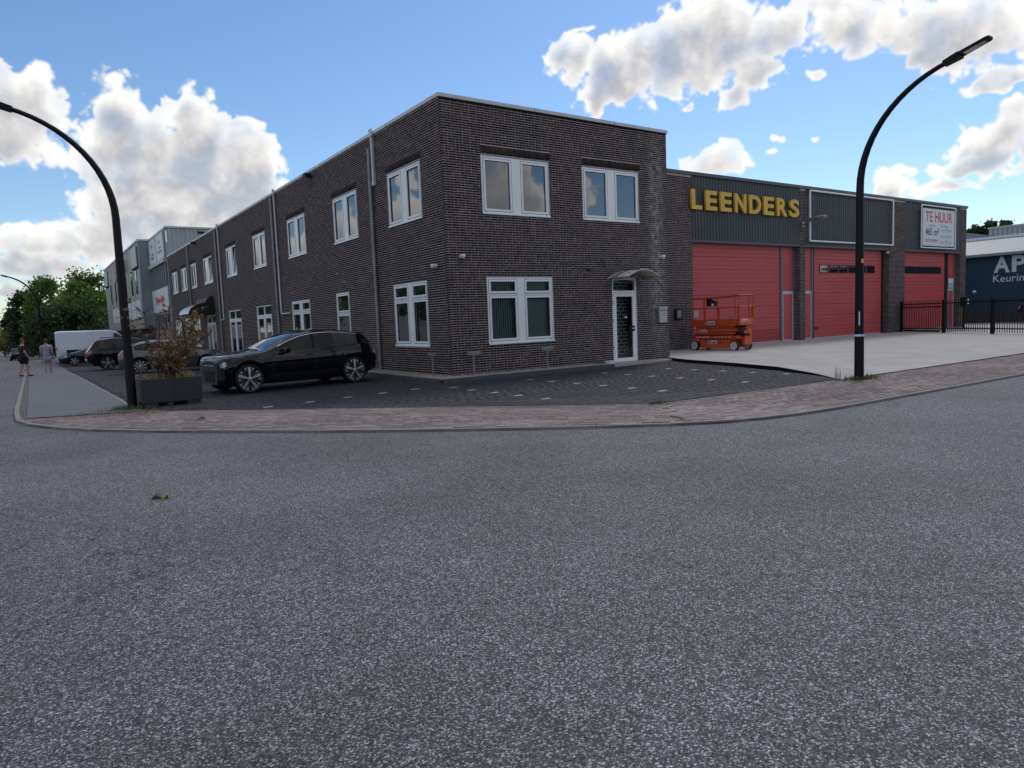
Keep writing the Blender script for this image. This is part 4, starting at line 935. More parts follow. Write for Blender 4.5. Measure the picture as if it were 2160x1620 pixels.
MB().box(BX-.40,BX-.25,-9.3,30.3,EV-.16,EV-.0).build('gutter','clad_grey',bl); MB().box(BX+7.8,BX+8.2,-9.3,30.3,EV+1.52,EV+1.72).build('ridge_cap','roof_white',bl)
pb0=None
for k in range(64):
    y=-6+k*.23
    if pb0 is None: pb0=MB().box(BX-.05,BX-.015,-.105,.105,0,.78).build('plinth_board','timber_dark',bl); pb0.location=(0,y,0)
    else: o=bpy.data.objects.new('plinth_board',pb0.data); link(o,bl); o.location=(0,y,0)
MX=lambda s,d,z:(BX-d,-s,z)
def blx(u,v): q=on_x(u,v,BX); return q.y,q.z
cx=lambda X:X/4.764+1800; cyy=lambda Y:Y/4.764+380
y0,zb=blx(cx(1410),cyy(935)); y1,zt=blx(cx(1480),cyy(768)); yA,_=blx(cx(1572),cyy(920)); yP,_=blx(cx(1592),cyy(920)); wA=y0-yA
lettering('lettering','A','roof_white',bl,MX,-y0,-yA,zb,zt,.003,.012,.03); lettering('lettering','P','roof_white',bl,MX,-yP,-yP+wA*.86,zb,zt,.003,.012,.03); lettering('lettering','K','roof_white',bl,MX,-yP+wA*.98,-yP+wA*1.95,zb,zt,.003,.012,.03)
y0,zb=blx(cx(1405),cyy(1030)); y1,zt=blx(cx(1420),cyy(955))
lettering('lettering','Keuring','roof_white',bl,MX,-y0,-y0+(zt-zb)*4.3,zb-(zt-zb)*.28,zt,.003,.012,.0)
q=on_x(2055,616,BX); MB().lathe([(0,-.04),(.1,-.03),(.12,0)],16,'x',(BX,q.y,q.z)).build('bulkhead_light','alloy',bl,smooth=True)
gh=thing('grey_hall','pale grey metal hall behind the pitched roof of the blue hall','building',(62,20,0))
z1=at_depth(2090,484,92).z; c0=at_depth(2086,500,92)
MB().box(c0.x,c0.x+40,c0.y-22,c0.y+.0,-.1,z1).build('wall','clad_light',gh)
sb=MB()
for k in range(40): sb.box(c0.x-.06,c0.x-.005,c0.y-22+k*.55,c0.y-22+k*.55+.18,0,z1-.05)
sb.build('seam','clad_grey',gh); MB().box(c0.x-30,c0.x-.1,c0.y,c0.y+12,-.1,z1-.7).build('wall','clad_grey',gh); MB().box(c0.x-.15,c0.x+40.1,c0.y-22.1,c0.y+.1,z1,z1+.25).build('roof_trim','clad_light',gh)
# ------------------------------------------------------------------ building beyond the office, along the side street
b2=thing('clad_building','pale grey metal clad building beyond the brick office with white sign panels','building',(0,YE,-.6))
T2=9.1
# side wall above the office roof: corrugated
cw=MB(); n=34; A_,B_=[],[]
for k in range(n):
    for fx,dd in ((0,0),(.4,0),(.5,.06),(.9,.06)):
        x=.05+(k+fx)*.3; A_.append((x,YE+.02-dd,6.5)); B_.append((x,YE+.02-dd,T2))
cw.strip(A_,B_); cw.build('side_wall','clad_light',b2)
MB().box(-.06,10.4,YE-.12,YE+.3,T2,T2+.12).build('roof_trim','trim_metal',b2)
MB().box(-.051,.25,YE+.31,50.0,T2-.04,T2+.11).build('roof_trim','trim_metal',b2)
S2=lambda s,d,z:(-d,s,z)
MB(S2).poly([(YE,0,-.8),(50.1,0,-.8),(50.1,0,T2),(YE,0,T2)]).build('front_wall','clad_grey',b2)
MB().box(2.2,2.7,YE-.1,YE-.02,8.75,8.9).build('wall_vent','plastic_black',b2)
pn=MB(S2).box(42.2,49.9,.02,.09,7.0,8.95).build('sign_panel','sign_white',b2,bev=.01)
fr=MB(S2)
for k in range(12): fr.box(42.15,42.25,.09,.12,7.05+k*.16,7.12+k*.16); fr.box(49.8,49.9,.09,.12,7.05+k*.16,7.12+k*.16)
fr.build('lashing','plastic_black',pn)
MB(S2).box(45.9,46.1,.091,.11,6.98,8.97).build('panel_joint','clad_grey',pn)
mk=MB(S2)
for (a,b,c,d) in ((47.2,48.8,7.35,7.55),(47.0,48.4,7.65,7.8),(43.2,45.2,7.55,7.72),(43.4,44.6,7.85,8.0),(47.6,48.3,8.3,8.5),(43.8,44.9,8.3,8.42)): mk.box(a,b,.091,.10,c,d)
mk.build('print','ink_grey',pn)
# slatted strip, script panel, lower windows
MB(S2).box(42.0,49.7,.01,.03,5.0,6.6).build('window_band','garage_dark',b2)
for k in range(9): MB(S2).box(42.1+k*.93,42.28+k*.93,.031,.12,4.95,6.65).build('slat','clad_grey',b2)
MB(S2).box(41.9,49.8,.01,.26,6.66,6.98).build('fascia','clad_light',b2)
sp=MB(S2).prism([(42.0,.03,3.55),(42.6,.03,3.1),(49.9,.03,3.1),(49.9,.03,4.9),(42.0,.03,4.9)],(0,.06,0)).build('script_panel','sign_white',b2)
rs=MB(S2); r_=random.Random(5)
for k in range(13):
    y=47.9-k*.33; hh=r_.choice((.26,.3,.5,.45)); rs.box(y-.22,y,.091,.12,3.86,3.86+hh)
    if k%4==1: rs.box(y-.2,y,.091,.12,3.66,3.9)
rs.build('script_letters','ink_red',sp)
for k in range(6): MB(S2).box(42.3+k*1.25,43.15+k*1.25,.01,.04,1.3,2.9).build('window','car_glass',b2)
for k in range(6): MB(S2).box(42.3+k*1.25,43.15+k*1.25,.041,.06,.9,1.7).build('red_panel','red_dark',b2)
for k in range(7): MB(S2).box(42.15+k*1.25,42.28+k*1.25,.01,.08,.9,2.95).build('mullion','clad_grey',b2)
# projecting clad block on its dark ground floor
PX=-.8; ZB=2.0
bk=MB(); bk.box(PX,4,50.1,82,ZB,T2+.0); bk.build('upper_block','clad_green',b2)
for k in range(28): MB().box(PX+.06,-.005,50.062,50.098,ZB+k*.25+.01,ZB+(k+1)*.25-.012).build('siding_board','clad_grey',b2)
MB().box(PX-.06,PX+.05,50.03,50.25,ZB,T2).build('corner_trim','clad_grey',b2)
MB().box(PX-.09,.1,50.0,82.1,T2,T2+.14).build('roof_trim','trim_metal',b2)
MB().box(-.3,3,50.2,81,-1.3,ZB-.01).build('ground_floor','garage_dark',b2)
MB().box(PX-.05,3,50.0,82,ZB-.12,ZB-.002).build('soffit_edge','clad_seam',b2)
Q2=lambda s,d,z:(PX-d,s,z)
for y in (52.6,55.8,60.5,65,70,75): MB(Q2).box(y,y+.75,.002,.05,4.9,7.0).build('window','car_glass',b2)
for k,y in enumerate((51.2,54.6,58,61.5,65,68.5,72)): MB(Q2).box(y,y+2.9,.01,.06,2.75,4.35).build('window_poster','sign_white',b2)
mk=MB(Q2)
for y in (51.9,58.6,65.6): mk.box(y,y+.9,.061,.07,3.5,3.62); mk.box(y+.2,y+.55,.061,.07,3.1,3.2)
mk.build('print','ink_grey',b2)
for y in (51.0,77.5): 
    MB(Q2).box(y,y+3.2,.06,.14,7.1,8.8).build('sign_panel','clad_light',b2); MB(Q2).box(y-.05,y+3.25,.02,.2,7.0,7.09).build('sign_tray','plastic_black',b2)
MB(Q2).box(60.8,62.0,.05,.75,7.3,8.5).build('projecting_sign','red_dark',b2)
MB(Q2).tube([(64.5,.02,7.0),(64.5,.5,7.0)],.38,16).build('dish','clad_green',b2)
for k in range(8): MB(Q2).box(50.6+k*3.9,50.66+k*3.9,.001,.02,4.4,T2-.02).build('seam','clad_seam',b2)
# ------------------------------------------------------------------ street lamps
def street_lamp(label,loc,rz,hp=3.75,sc=1.0,marks=False):
    t=thing('street_lamp',label,'street lamp',(0,0,0),'black arched street lamps')
    MB().lathe([(0.0,0),(.09,0),(.088,.9),(.086,1.0),(.08,1.005)],20,'z').build('base','black_steel',t,smooth=True,angle=35)
    path=[(0,0,.9),(0,0,2.0),(0,0,3.0),(0,0,hp)]; n=14; Rx,Rz=2.05,1.95
    for k in range(1,n+1): a=math.pi/2*.86*k/n; path.append((Rx*(1-math.cos(a)),0,hp+Rz*math.sin(a)))
    rr=[.084,.08,.075,.070]+[.070-.030*k/n for k in range(1,n+1)]
    MB().tube(path,rr,16).build('pole','black_steel',t,smooth=True,angle=50)
    e=Vector(path[-1]); d=(Vector(path[-1])-Vector(path[-2])).normalized(); up=Vector((-d.z,0,d.x))
    def q(s,w,h): p=e+d*s+up*h; return (p.x,w,p.z)
    hd=MB(); hd.prism([q(-.1,-.07,-.05),q(-.1,.07,-.05),q(.18,.11,-.045),q(.18,-.11,-.045)],tuple(up*.10)); hd.build('head_neck','black_steel',t,bev=.015)
    hd=MB(); hd.prism([q(.16,-.12,-.01),q(.16,.12,-.01),q(.62,.11,-.005),q(.66,.07,-.002),q(.66,-.07,-.002),q(.62,-.11,-.005)],tuple(up*.045)); hd.build('head','black_steel',t,bev=.01)
    MB().prism([q(.24,-.08,-.014),q(.24,.08,-.014),q(.58,.08,-.010),q(.58,-.08,-.010)],tuple(up*.004)).build('lens','lamp_clear',t)
    MB().box(-.04,.04,-.096,-.080,.35,.75).build('access_hatch','black_steel',t,bev=.006)
    if marks:
        MB().lathe([(.080,.86),(.093,.86),(.093,.90),(.080,.90)],20,'z').build('band','sign_white',t)
    place(t,loc,rz,sc); return t
l1=street_lamp('black arched street lamp on a tall pole at the edge of the concrete yard',(4.82,-8.0,-.06),-math.pi/2,marks=True)
c_=(CAM-Vector((4.82,-8.0,1.4))); ang=math.atan2(c_.y,c_.x)+math.pi/2
lm=MB(lambda a,b,c:(math.cos(ang)*a-math.sin(ang)*b,math.sin(ang)*a+math.cos(ang)*b,c))
for (a,b,c,d,mm,nm) in ((-.012,.012,1.08,1.35,'sign_white','sticker'),(.03,.075,2.30,2.38,'yellow','number_plate')):
    mb_=MB(lambda x,y,z:(math.cos(ang+math.pi/2)*x-math.sin(ang+math.pi/2)*y,math.sin(ang+math.pi/2)*x+math.cos(ang+math.pi/2)*y,z)); mb_.box(a,b,-.092 if c<2 else -.084,-.08 if c<2 else -.06,c,d); mb_.build(nm,mm,l1)
street_lamp('black arched street lamp beside the dark planter box',(-7.22,.27,-.06),math.pi)
fl=at_depth(93,760,62); base=(fl.x,fl.y,GZ(fl.y))
tz=at_depth(93,640,62).z
street_lamp('distant black arched street lamp before the big green trees',base,math.pi,sc=1.35)
# ------------------------------------------------------------------ planter with withered shrub
pl=thing('planter_box','dark grey square planter box beside the street lamp','planter',(-6.5,.55,-.06))
pxa,pxb,pya,pyb,pz=-7.06,-5.94,-.02,1.12,.50
for (a,b,c,d) in ((pxa,pxb,pya,pya+.03),(pxa,pxb,pyb-.03,pyb),(pxa,pxa+.03,pya+.031,pyb-.031),(pxb-.03,pxb,pya+.031,pyb-.031)): MB().box(a,b,c,d,.02,pz).build('side_panel','planter',pl,bev=.006)
for (a,b) in ((pxa+.02,pya+.02),(pxb-.30,pya+.02),(pxa+.02,pyb-.3),(pxb-.30,pyb-.3),(pxa+.44,pya+.02)): MB().box(a,a+.26 if a!=pxa+.44 else a+.12,b,b+.26,-.075,.018).build('foot','planter',pl)
MB().box(pxa+.035,pxb-.035,pya+.035,pyb-.035,.03,pz-.05).build('soil','soil',pl)
def blades(name,mat,n,pick,hmin,hmax,w=.006,parent=None,lean=.5):
    V=[];Fc=[]
    for i in range(n):
        x,y,z=pick(); a=rng.uniform(0,6.28); h=rng.uniform(hmin,hmax); l=rng.uniform(.1,lean)*h; dx,dy=math.cos(a),math.sin(a); k=len(V)
        V+=[(x-dy*w,y+dx*w,z),(x+dy*w,y-dx*w,z),(x+dx*l*.4-dy*w*.7,y+dy*l*.4+dx*w*.7,z+h*.6),(x+dx*l*.4+dy*w*.7,y+dy*l*.4-dx*w*.7,z+h*.6),(x+dx*l,y+dy*l,z+h*(1-.3*lean)),(x+dx*l+dy*w*.2,y+dy*l,z+h*(1-.3*lean))]
        Fc+=[(k,k+1,k+3,k+2),(k+2,k+3,k+5,k+4)]
    o=quad_mesh(name,np.array(V),np.array(Fc),mat,parent); return o
o=blades('dry_grass','grass_dry',700,lambda:(rng.uniform(pxa+.04,pxb-.04),rng.uniform(pya+.04,pyb-.04),pz-.05),.06,.24,.004,None,1.2)
tag(o,'dry straw coloured grass growing in the dark planter box','grass'); o['kind']='stuff'
def shrub():
    t=thing('withered_shrub','withered shrub with brown leaves standing in the dark planter box','shrub',(-6.5,.55,pz-.04))
    V=[];Fc=[];rn=[]; sg=np.random.default_rng(4); st=MB()
    for s in range(17):
        a=sg.uniform(0,6.28); l=sg.uniform(.7,1.9); sp=sg.uniform(.15,.9); p=Vector((-6.5+sg.normal(0,.08),.55+sg.normal(0,.08),pz-.06)); path=[p.copy()]
        d=Vector((math.cos(a)*sp,math.sin(a)*sp*.8,1)).normalized(); n=9
        for k in range(n): d=(d+Vector((sg.normal(0,.14),sg.normal(0,.14),sg.normal(0.02,.06)))).normalized(); p=p+d*(l/n); path.append(p.copy())
        st.tube(path,[.012*(1-k/(n+2))+.002 for k in range(n+1)],5)
        for k in range(2,n+1):
            for tw in range(3):
                b=path[k]; td=Vector((sg.normal(),sg.normal(),sg.normal()*.5)).normalized(); tl=sg.uniform(.08,.30); st.tube([b,b+td*tl],[.004,.0015],4)
                for q in range(sg.integers(4,8)):
                    c=b+td*tl*sg.uniform(.2,1.05); u=Vector((sg.normal(),sg.normal(),sg.normal())).normalized(); w=u.cross(Vector((sg.normal(),sg.normal(),sg.normal()))).normalized(); sz=sg.uniform(.022,.05)
                    k0=len(V); V+=[tuple(c-u*sz),tuple(c+w*sz*.55),tuple(c+u*sz),tuple(c-w*sz*.55)]; Fc.append((k0,k0+1,k0+2,k0+3)); rn.append(sg.random())
    st.build('stems','brown_shrub_wood',t); o=quad_mesh('leaves',np.array(V),np.array(Fc),'leaves_brown',t,rn); o['kind']='stuff'
shrub()
# weeds
def weeds(name,label,n,cx_,cy_,sx,sy,h0,h1,mat='grass_green',z=-.06,lean=.7):
    o=blades(name,mat,n,lambda:(cx_+rng.normal(0,sx),cy_+rng.normal(0,sy),z),h0,h1,.005,None,lean); tag(o,label,'weeds'); o['kind']='stuff'
weeds('weeds','low green weeds round the foot of the lamp by the planter',420,-7.25,.02,.22,.16,.03,.11)
weeds('weeds','sparse green weeds along the pale edging before the planter',260,-6.4,-1.1,.55,.12,.02,.07)
weeds('weeds','low green weeds round the foot of the lamp at the yard edge',420,4.85,-8.05,.3,.12,.03,.14)
weeds('weeds','tall thin weed beside the lamp at the yard edge',16,4.40,-7.78,.04,.04,.15,.42,'grass_green',-.06,.35)
weeds('weeds','small green weed tuft in the corner of the pale edging',160,-.45,-7.55,.12,.06,.02,.07)
weeds('weeds','tiny green weeds along the black yard edge',120,6.6,-3.3,.25,.6,.02,.08)
weeds('dry_weeds','dry straw weeds in the pavement before the planter',200,-7.6,-.5,.45,.25,.02,.05,'grass_dry')
# leaf litter on the road
lv=thing('fallen_leaf','curled green leaf lying on the asphalt','leaf',(-7.98,-8.67,-.115)); p0=Vector((-7.98,-8.6,-.113))
def curl(cx_,cy_,l,w,a,seed,name,mat):
    mb=MB(); n=8; A_,B_,C_=[],[],[]
    for k in range(n+1):
        s=k/n; ww=w*math.sin(math.pi*min(1,s*.95+.03))**.7; x=(s-.5)*l; z=.035*math.sin(math.pi*s)+.004
        A_.append((x,-ww,z+.018*math.sin(3*s))); B_.append((x,0,z*.4+.003)); C_.append((x,ww,z+.03*math.sin(math.pi*s)))
    f=lambda p:(cx_+p[0]*math.cos(a)-p[1]*math.sin(a),cy_+p[0]*math.sin(a)+p[1]*math.cos(a),-.114+p[2])
    mb.strip([f(p) for p in A_],[f(p) for p in B_]); mb.strip([f(p) for p in B_],[f(p) for p in C_]); mb.build(name,mat,lv,smooth=True)
curl(-7.98,-8.62,.11,.028,-.4,1,'leaf_blade','litter'); curl(-7.92,-8.68,.07,.03,.5,2,'leaf_blade','grass_dry')
MB().tube([(-7.90,-8.66,-.108),(-7.86,-8.70,-.104)],.002,5).build('stalk','litter',lv)
for (x,y,lb) in ((-6.55,-3.05,'dark green leaf lying on the pink pavement before the planter'),(-3.1,-9.4,'short dark twig lying on the asphalt near the kerb')):
    t=thing('fallen_leaf' if x<-4 else 'twig',lb,'leaf' if x<-4 else 'twig',(x,y,-.06)); z=-.058 if x<-4 else -.113
    if x<-4: MB().strip([(x-.09,y-.02,z+.004),(x,y-.05,z+.05),(x+.09,y,z+.004)],[(x-.08,y+.02,z+.006),(x,y+.05,z+.012),(x+.09,y+.01,z+.004)]).build('leaf_blade','grass_green',t)
    else: MB().tube([(x-.12,y,z+.004),(x,y+.02,z+.012),(x+.13,y-.03,z+.005)],.005,5).build('stick','bark',t)
# ------------------------------------------------------------------ halls across the two streets, seen only as reflections in glass and paint
ha=thing('pale_hall','long pale corrugated hall across the side street, mirrored in the ground floor windows','building',(-30,60,-.8))
MB().box(-46,-30,22,100,-1.6,6.0).build('wall','hall_pale',ha); MB().box(-46.1,-29.9,21.9,100.1,6.0,6.25).build('roof_trim','clad_dark',ha)
for k in range(5): MB().box(-29.98,-29.9,30+k*13,35+k*13,-1.2,3.0).build('hall_door','clad_grey',ha)
hb_=thing('brick_hall','low dark brick hall across the front road, mirrored in the black car','building',(0,-44,-.1))
MB().box(-40,60,-60,-44,-.2,5.0).build('wall','brick_hall',hb_); MB().box(-40.1,60.1,-60.1,-43.9,5.0,5.25).build('roof_trim','trim_metal',hb_)
for k in range(9): MB().box(-34+k*10,-29+k*10,-44.06,-43.98,.8,2.6).build('window','car_glass',hb_)
# ------------------------------------------------------------------ vehicles
def gx(u,y,z=None):
    z=GZ(y) if z is None else z; lo,hi=-40.,60.
    for _ in range(50):
        mid=(lo+hi)/2
        if px((mid,y,z))[0]<u: lo=mid
        else: hi=mid
    return lo
def table(tab,L,sig=.05):
    xs=np.arange(-.6,L+.6,.01); v=np.interp(xs,[a for a,_ in tab],[b for _,b in tab]); k=np.exp(-.5*(np.arange(-40,41)*.01/sig)**2); k/=k.sum()
    vp=np.pad(v,40,mode='edge'); v=np.convolve(vp,k,'valid'); return lambda x: np.interp(x,xs,v)
def build_car(t,P):
    L,W=P['L'],P['W']; paint=P['paint']; top=table(P['top'],L,P.get('sig',.05)); belt=table(P['belt'],L,.06); plan=table(P['plan'],L,.03); bot=table(P['bot'],L,.03)
    xf,xr,Rw=P['xf'],P['xr'],P['Rw']; Ra=Rw+.055
    X=set(np.round(np.linspace(0,L,74),4)); 
    for s in (.01,.03,.06,.1): X|={round(s,4),round(L-s,4)}
    for c in (xf,xr): X|=set(np.round(c+Ra*np.cos(np.linspace(0,math.pi,19)),4))
    feats=[P['wind'][0],P['wind'][1],P['rear'][0],P['rear'][1],P['side'][0],P['side'][1]]
    for s in P.get('seams',()): feats+=[s-.006,s+.006]
    X|=set(np.round(feats,4)); X=np.array(sorted(x for x in X if 0<=x<=L)); keep=[0]
    for i in range(1,len(X)):
        if X[i]-X[keep[-1]]>.003 : keep.append(i)
    X=X[keep]; K=12; G=np.zeros((len(X),K,2))
    tum=P.get('tumble',.30); crown=P.get('crown',.055)
    for i,x in enumerate(X):
        zt=float(top(x)); zs=min(float(belt(x)),zt-.035); zb0=float(bot(x)); zb=zb0
        for c in (xf,xr):
            if abs(x-c)<Ra: zb=max(zb,Rw+math.sqrt(Ra*Ra-(x-c)**2))
        w=W*float(plan(x)); zr=max(zs+.012,zt-crown); ws=w-.035; wr=ws-.02-tum*(zr-zs)
        h=zs-zb0; q=[(w-.10,zb),(w-.045,zb+.015),(w-.02,zb0+.30*h),(w-.003,zb0+.56*h),(w-.006,zb0+.80*h),(ws,zs),(ws-.022,zs+.016)]
        for k in range(2,7): q[k]=(q[k][0],max(q[k][1],zb+.012*k))
        p8=(wr,max(zr,q[6][1]+.004)); q.append((q[6][0]+(p8[0]-q[6][0])*.90,q[6][1]+(p8[1]-q[6][1])*.90)); q.append(p8)
        q.append((wr-.075,zr+.50*(zt-zr))); q.append((wr*.55,zr+.86*(zt-zr))); q.append((0,zt)); G[i]=q
    def P3(i,k,s): y,z=G[i,k]; return (X[i]-L/2,s*y,z)
    cat={}
    def incat(i,k):
        xm=(X[i]+X[i+1])/2
        if k in (6,) and P['side'][0]<xm<P['side'][1] and min(G[i,8,1]-G[i,6,1],G[i+1,8,1]-G[i+1,6,1])>.05: return 'side_window'
        if k>=8 and P['wind'][0]<xm<P['wind'][1]: return 'windshield'
        if k>=8 and P['rear'][0]<xm<P['rear'][1]: return 'rear_window'
        return 'body'
    groups={}
    for i in range(len(X)-1):
        for k in range(K-1):
            for s in (1,-1):
                nm=incat(i,k); key=(nm,s if nm=='side_window' else 0); mb=groups.setdefault(key,MB())
                a=[P3(i,k,s),P3(i+1,k,s),P3(i+1,k+1,s),P3(i,k+1,s)]
                mb.poly(a if s<0 else a[::-1])
    bd=groups[('body',0)]
    for i in (0,len(X)-1):
        for k in range(K-1):
            a=[P3(i,k,-1),P3(i,k,1),P3(i,k+1,1),P3(i,k+1,-1)] if k<K-2 else [P3(i,k,-1),P3(i,k,1),P3(i,k+1,1)]
            bd.poly(a)
    def weld(mb):
        idx={}; mp=[]; nv=[]
        for p in mb.v:
            k=(round(p[0],4),round(p[1],4),round(p[2],4))
            if k not in idx: idx[k]=len(nv); nv.append(p)
            mp.append(idx[k])
        fs=[]
        for f in mb.f:
            g=[]
            for i in f:
                if mp[i] not in g: g.append(mp[i])
            if len(g)>2: fs.append(tuple(g))
        mb.v,mb.f=nv,fs; return mb
    body=None
    for (nm,s),mb in groups.items():
        o=weld(mb).build(nm,paint if nm=='body' else 'car_glass',t,smooth=True,angle=38)
        if nm=='body': body=o
    def patch(nm,mat,x0,x1,k0,k1,sides=(1,-1),off=.004,parent=None):
        for s in sides:
            mb=MB(); ii=[i for i in range(len(X)) if x0-1e-4<=X[i]<=x1+1e-4]
            for a,b in zip(ii,ii[1:]):
                for k in range(k0,k1):
                    pts=[P3(a,k,s),P3(b,k,s),P3(b,k+1,s),P3(a,k+1,s)]; mb.poly(pts if s<0 else pts[::-1])
            if not mb.f: continue
            o=weld(mb).build(nm,mat,parent or t,smooth=True); d=o.modifiers.new('d','DISPLACE'); d.strength=off; d.mid_level=0
    for s in P.get('seams',()): patch('door_seam','ink_black',s-.006,s+.006,1,8,off=.002)
    for (nm,mat,x0,x1,k0,k1,off) in P.get('patches',()): patch(nm,mat,x0,x1,k0,k1,off=off)
    # window line trim
    if P.get('trim'):
        for s in (1,-1):
            pts=[P3(i,7,s) for i in range(len(X)) if P['side'][0]-.02<=X[i]<=P['side'][1]+.02 and G[i,8,1]-G[i,6,1]>.05]
            pts=[(x,y+s*.006,z+.006) for x,y,z in pts]; MB().tube(pts,P['trim'][0],6).build('window_trim',P['trim'][1],t,smooth=True)
    # under body and wheel housings
    MB().box(.25-L/2,L/2-.25,-W+.22,W-.22,P['clear'],P['clear']+.28).build('underbody','plastic_black',t)
    MB().box(.5-L/2,L/2-.5,-W+.30,W-.30,P['clear']+.28,float(belt(L/2))-.05).build('cabin_core','interior_dark',t)
    for c in (xf,xr):
        for s in (1,-1):
            arc=[(c-L/2+(Ra-.004)*math.cos(a),Rw+(Ra-.004)*math.sin(a)) for a in [math.pi*k/16 for k in range(-2,19)]]
            MB().strip([(x,s*(W-.05),z) for x,z in arc],[(x,s*(W-.34),z) for x,z in arc]).build('wheel_housing','rubber',t)
            ii=[i for i in range(len(X)) if abs(X[i]-c)<=Ra-.02]; MB().tube([(X[i]-L/2,s*(G[i,1,0]+.008),G[i,1,1]-.002) for i in ii],.019,6).build('arch_trim',P.get('arch','plastic_black'),t,smooth=True)
            yo=s*(W-.125)
            w=MB().lathe([(.80*Rw,-.08),(.83*Rw,-.10),(.92*Rw,-.105),(.98*Rw,-.085),(Rw,-.05),(Rw,.05),(.98*Rw,.085),(.92*Rw,.105),(.83*Rw,.10),(.80*Rw,.08)],40,'y',(c-L/2,yo,Rw)).build('wheel','tyre',t,smooth=True,angle=50)
            o_=s*.075; MB().lathe([(0,o_-s*.06),(.79*Rw,o_-s*.055),(.81*Rw,o_+s*.02),(.835*Rw,o_+s*.022),(.84*Rw,o_-s*.04)],40,'y',(c-L/2,yo,Rw)).build('rim',P.get('rimdark','alloy_dark'),w,smooth=True,angle=40)
            ns=P.get('spokes',5); sw=P.get('spw',.062); sp=MB()
            for j in range(ns):
                a=2*math.pi*j/ns+.3; ca,sa=math.cos(a),math.sin(a); r0,r1=.10*Rw,.815*Rw
                def q(r,tn): return (c-L/2+ca*r-sa*tn,yo+o_+s*(.004 if r<.3*Rw else -.004),Rw+sa*r+ca*tn)
                sp.prism([q(r0,-sw*.35),q(r1,-sw),q(r1,sw),q(r0,sw*.35)],(0,s*.014,0))
                if P.get('blades'):
                    for e in (-1,1): sp.prism([q(r1*.62,e*sw*1.75),q(r1*.985,e*sw*1.55),q(r1*.93,e*sw*3.0)],(0,s*.010,0))
            sp.lathe([(0,s*.022),(.12*Rw,s*.018),(.13*Rw,-s*.01)],14,'y',(c-L/2,yo+o_,Rw)); sp.build('spokes','alloy',w)
    # door mirrors, handles
    mx,mz=P['mirror']
    for s in (1,-1):
        i=int(np.argmin(abs(X-mx))); y=G[i,6,0]
        mb=MB(); x=mx-L/2; mb.prism([(x-.05,s*(y+.05),mz),(x+.10,s*(y+.04),mz+.01),(x+.13,s*(y+.05),mz+.13),(x-.01,s*(y+.06),mz+.14)],(0,s*.17,-.01)); m_=mb.build('door_mirror',paint,t,smooth=False,bev=.03)
        MB().tube([(x+.02,s*(y-.03),mz-.03),(x+.03,s*(y+.08),mz+.04)],.022,8).build('mirror_stalk','plastic_black',m_)
    for hx,hz in P.get('handles',()):
        for s in (1,-1):
            i=int(np.argmin(abs(X-hx))); y=np.interp(hz,G[i,1:6,1],G[i,1:6,0]); MB().box(hx-L/2-.09,hx-L/2+.09,s*y-.012,s*y+.022 if s>0 else s*y+.012,hz-.015,hz+.015).build('door_handle',paint,t,bev=.008)
    for z,fr in ((P.get('plate_r'),0),(P.get('plate_f'),1)):
        if z: MB().box(*((L/2-.004,L/2+.012) if not fr else (-L/2-.012,-L/2+.004)),-.26,.26,z,z+.11).build('number_plate','plate_yellow',t,bev=.004)
    for (nm,mat,b_) in P.get('boxes',()):
        MB().box(*b_).build(nm,mat,t,bev=.012)
    return t
PLAN=lambda L:[(0,.58),(.03,.70),(.08,.80),(.16,.875),(.30,.94),(.55,.98),(.8,.995),(1.4,1),(L-1.2,1),(L-.5,.985),(L-.2,.95),(L-.06,.88),(L,.80)]
HB=dict(L=4.20,W=.885,xf=.80,xr=3.49,Rw=.345,clear=.17,paint='paint_black',
  top=[(0,.76),(.03,.82),(.10,.875),(.25,.915),(.5,.95),(.9,.99),(1.25,1.04),(1.32,1.065),(1.75,1.29),(2.1,1.425),(2.45,1.485),(2.8,1.50),(3.2,1.475),(3.6,1.41),(3.86,1.335),(3.92,1.28),(4.02,1.12),(4.10,1.02),(4.17,.93),(4.2,.86)],
  belt=[(0,.66),(.1,.80),(.8,.90),(1.3,.94),(2.4,.965),(3.2,1.00),(3.7,1.05),(4.0,1.02),(4.2,.80)],
  bot=[(0,.24),(.1,.20),(.5,.185),(3.6,.195),(3.95,.26),(4.2,.34)],plan=PLAN(4.2),wind=(1.34,2.14),rear=(3.90,4.06),side=(1.50,3.62),mirror=(1.62,.93),
  seams=(1.36,2.42,3.30),trim=(.011,'chrome'),handles=((2.28,.86),),spokes=5,spw=.043,blades=True,plate_f=None,
  patches=(('side_pillar','plastic_black',2.36,2.50,6,7,.003),('headlight','lamp_clear',.05,.36,4,5,.006),('tail_light','lamp_red',4.06,4.17,4,5,.005),('sill_trim','plastic_black',1.25,3.03,0,2,.006)),
  boxes=(('front_lip','chrome',(-2.085,-1.99,-.34,.34,.225,.25)),('grille','plastic_black',(-2.108,-2.085,-.30,.30,.30,.58)),('spoiler','paint_black',(1.70,1.88,-.56,.56,1.335,1.36)),('light_bar','lamp_clear',(-2.110,-2.08,-.32,.32,.69,.705))))
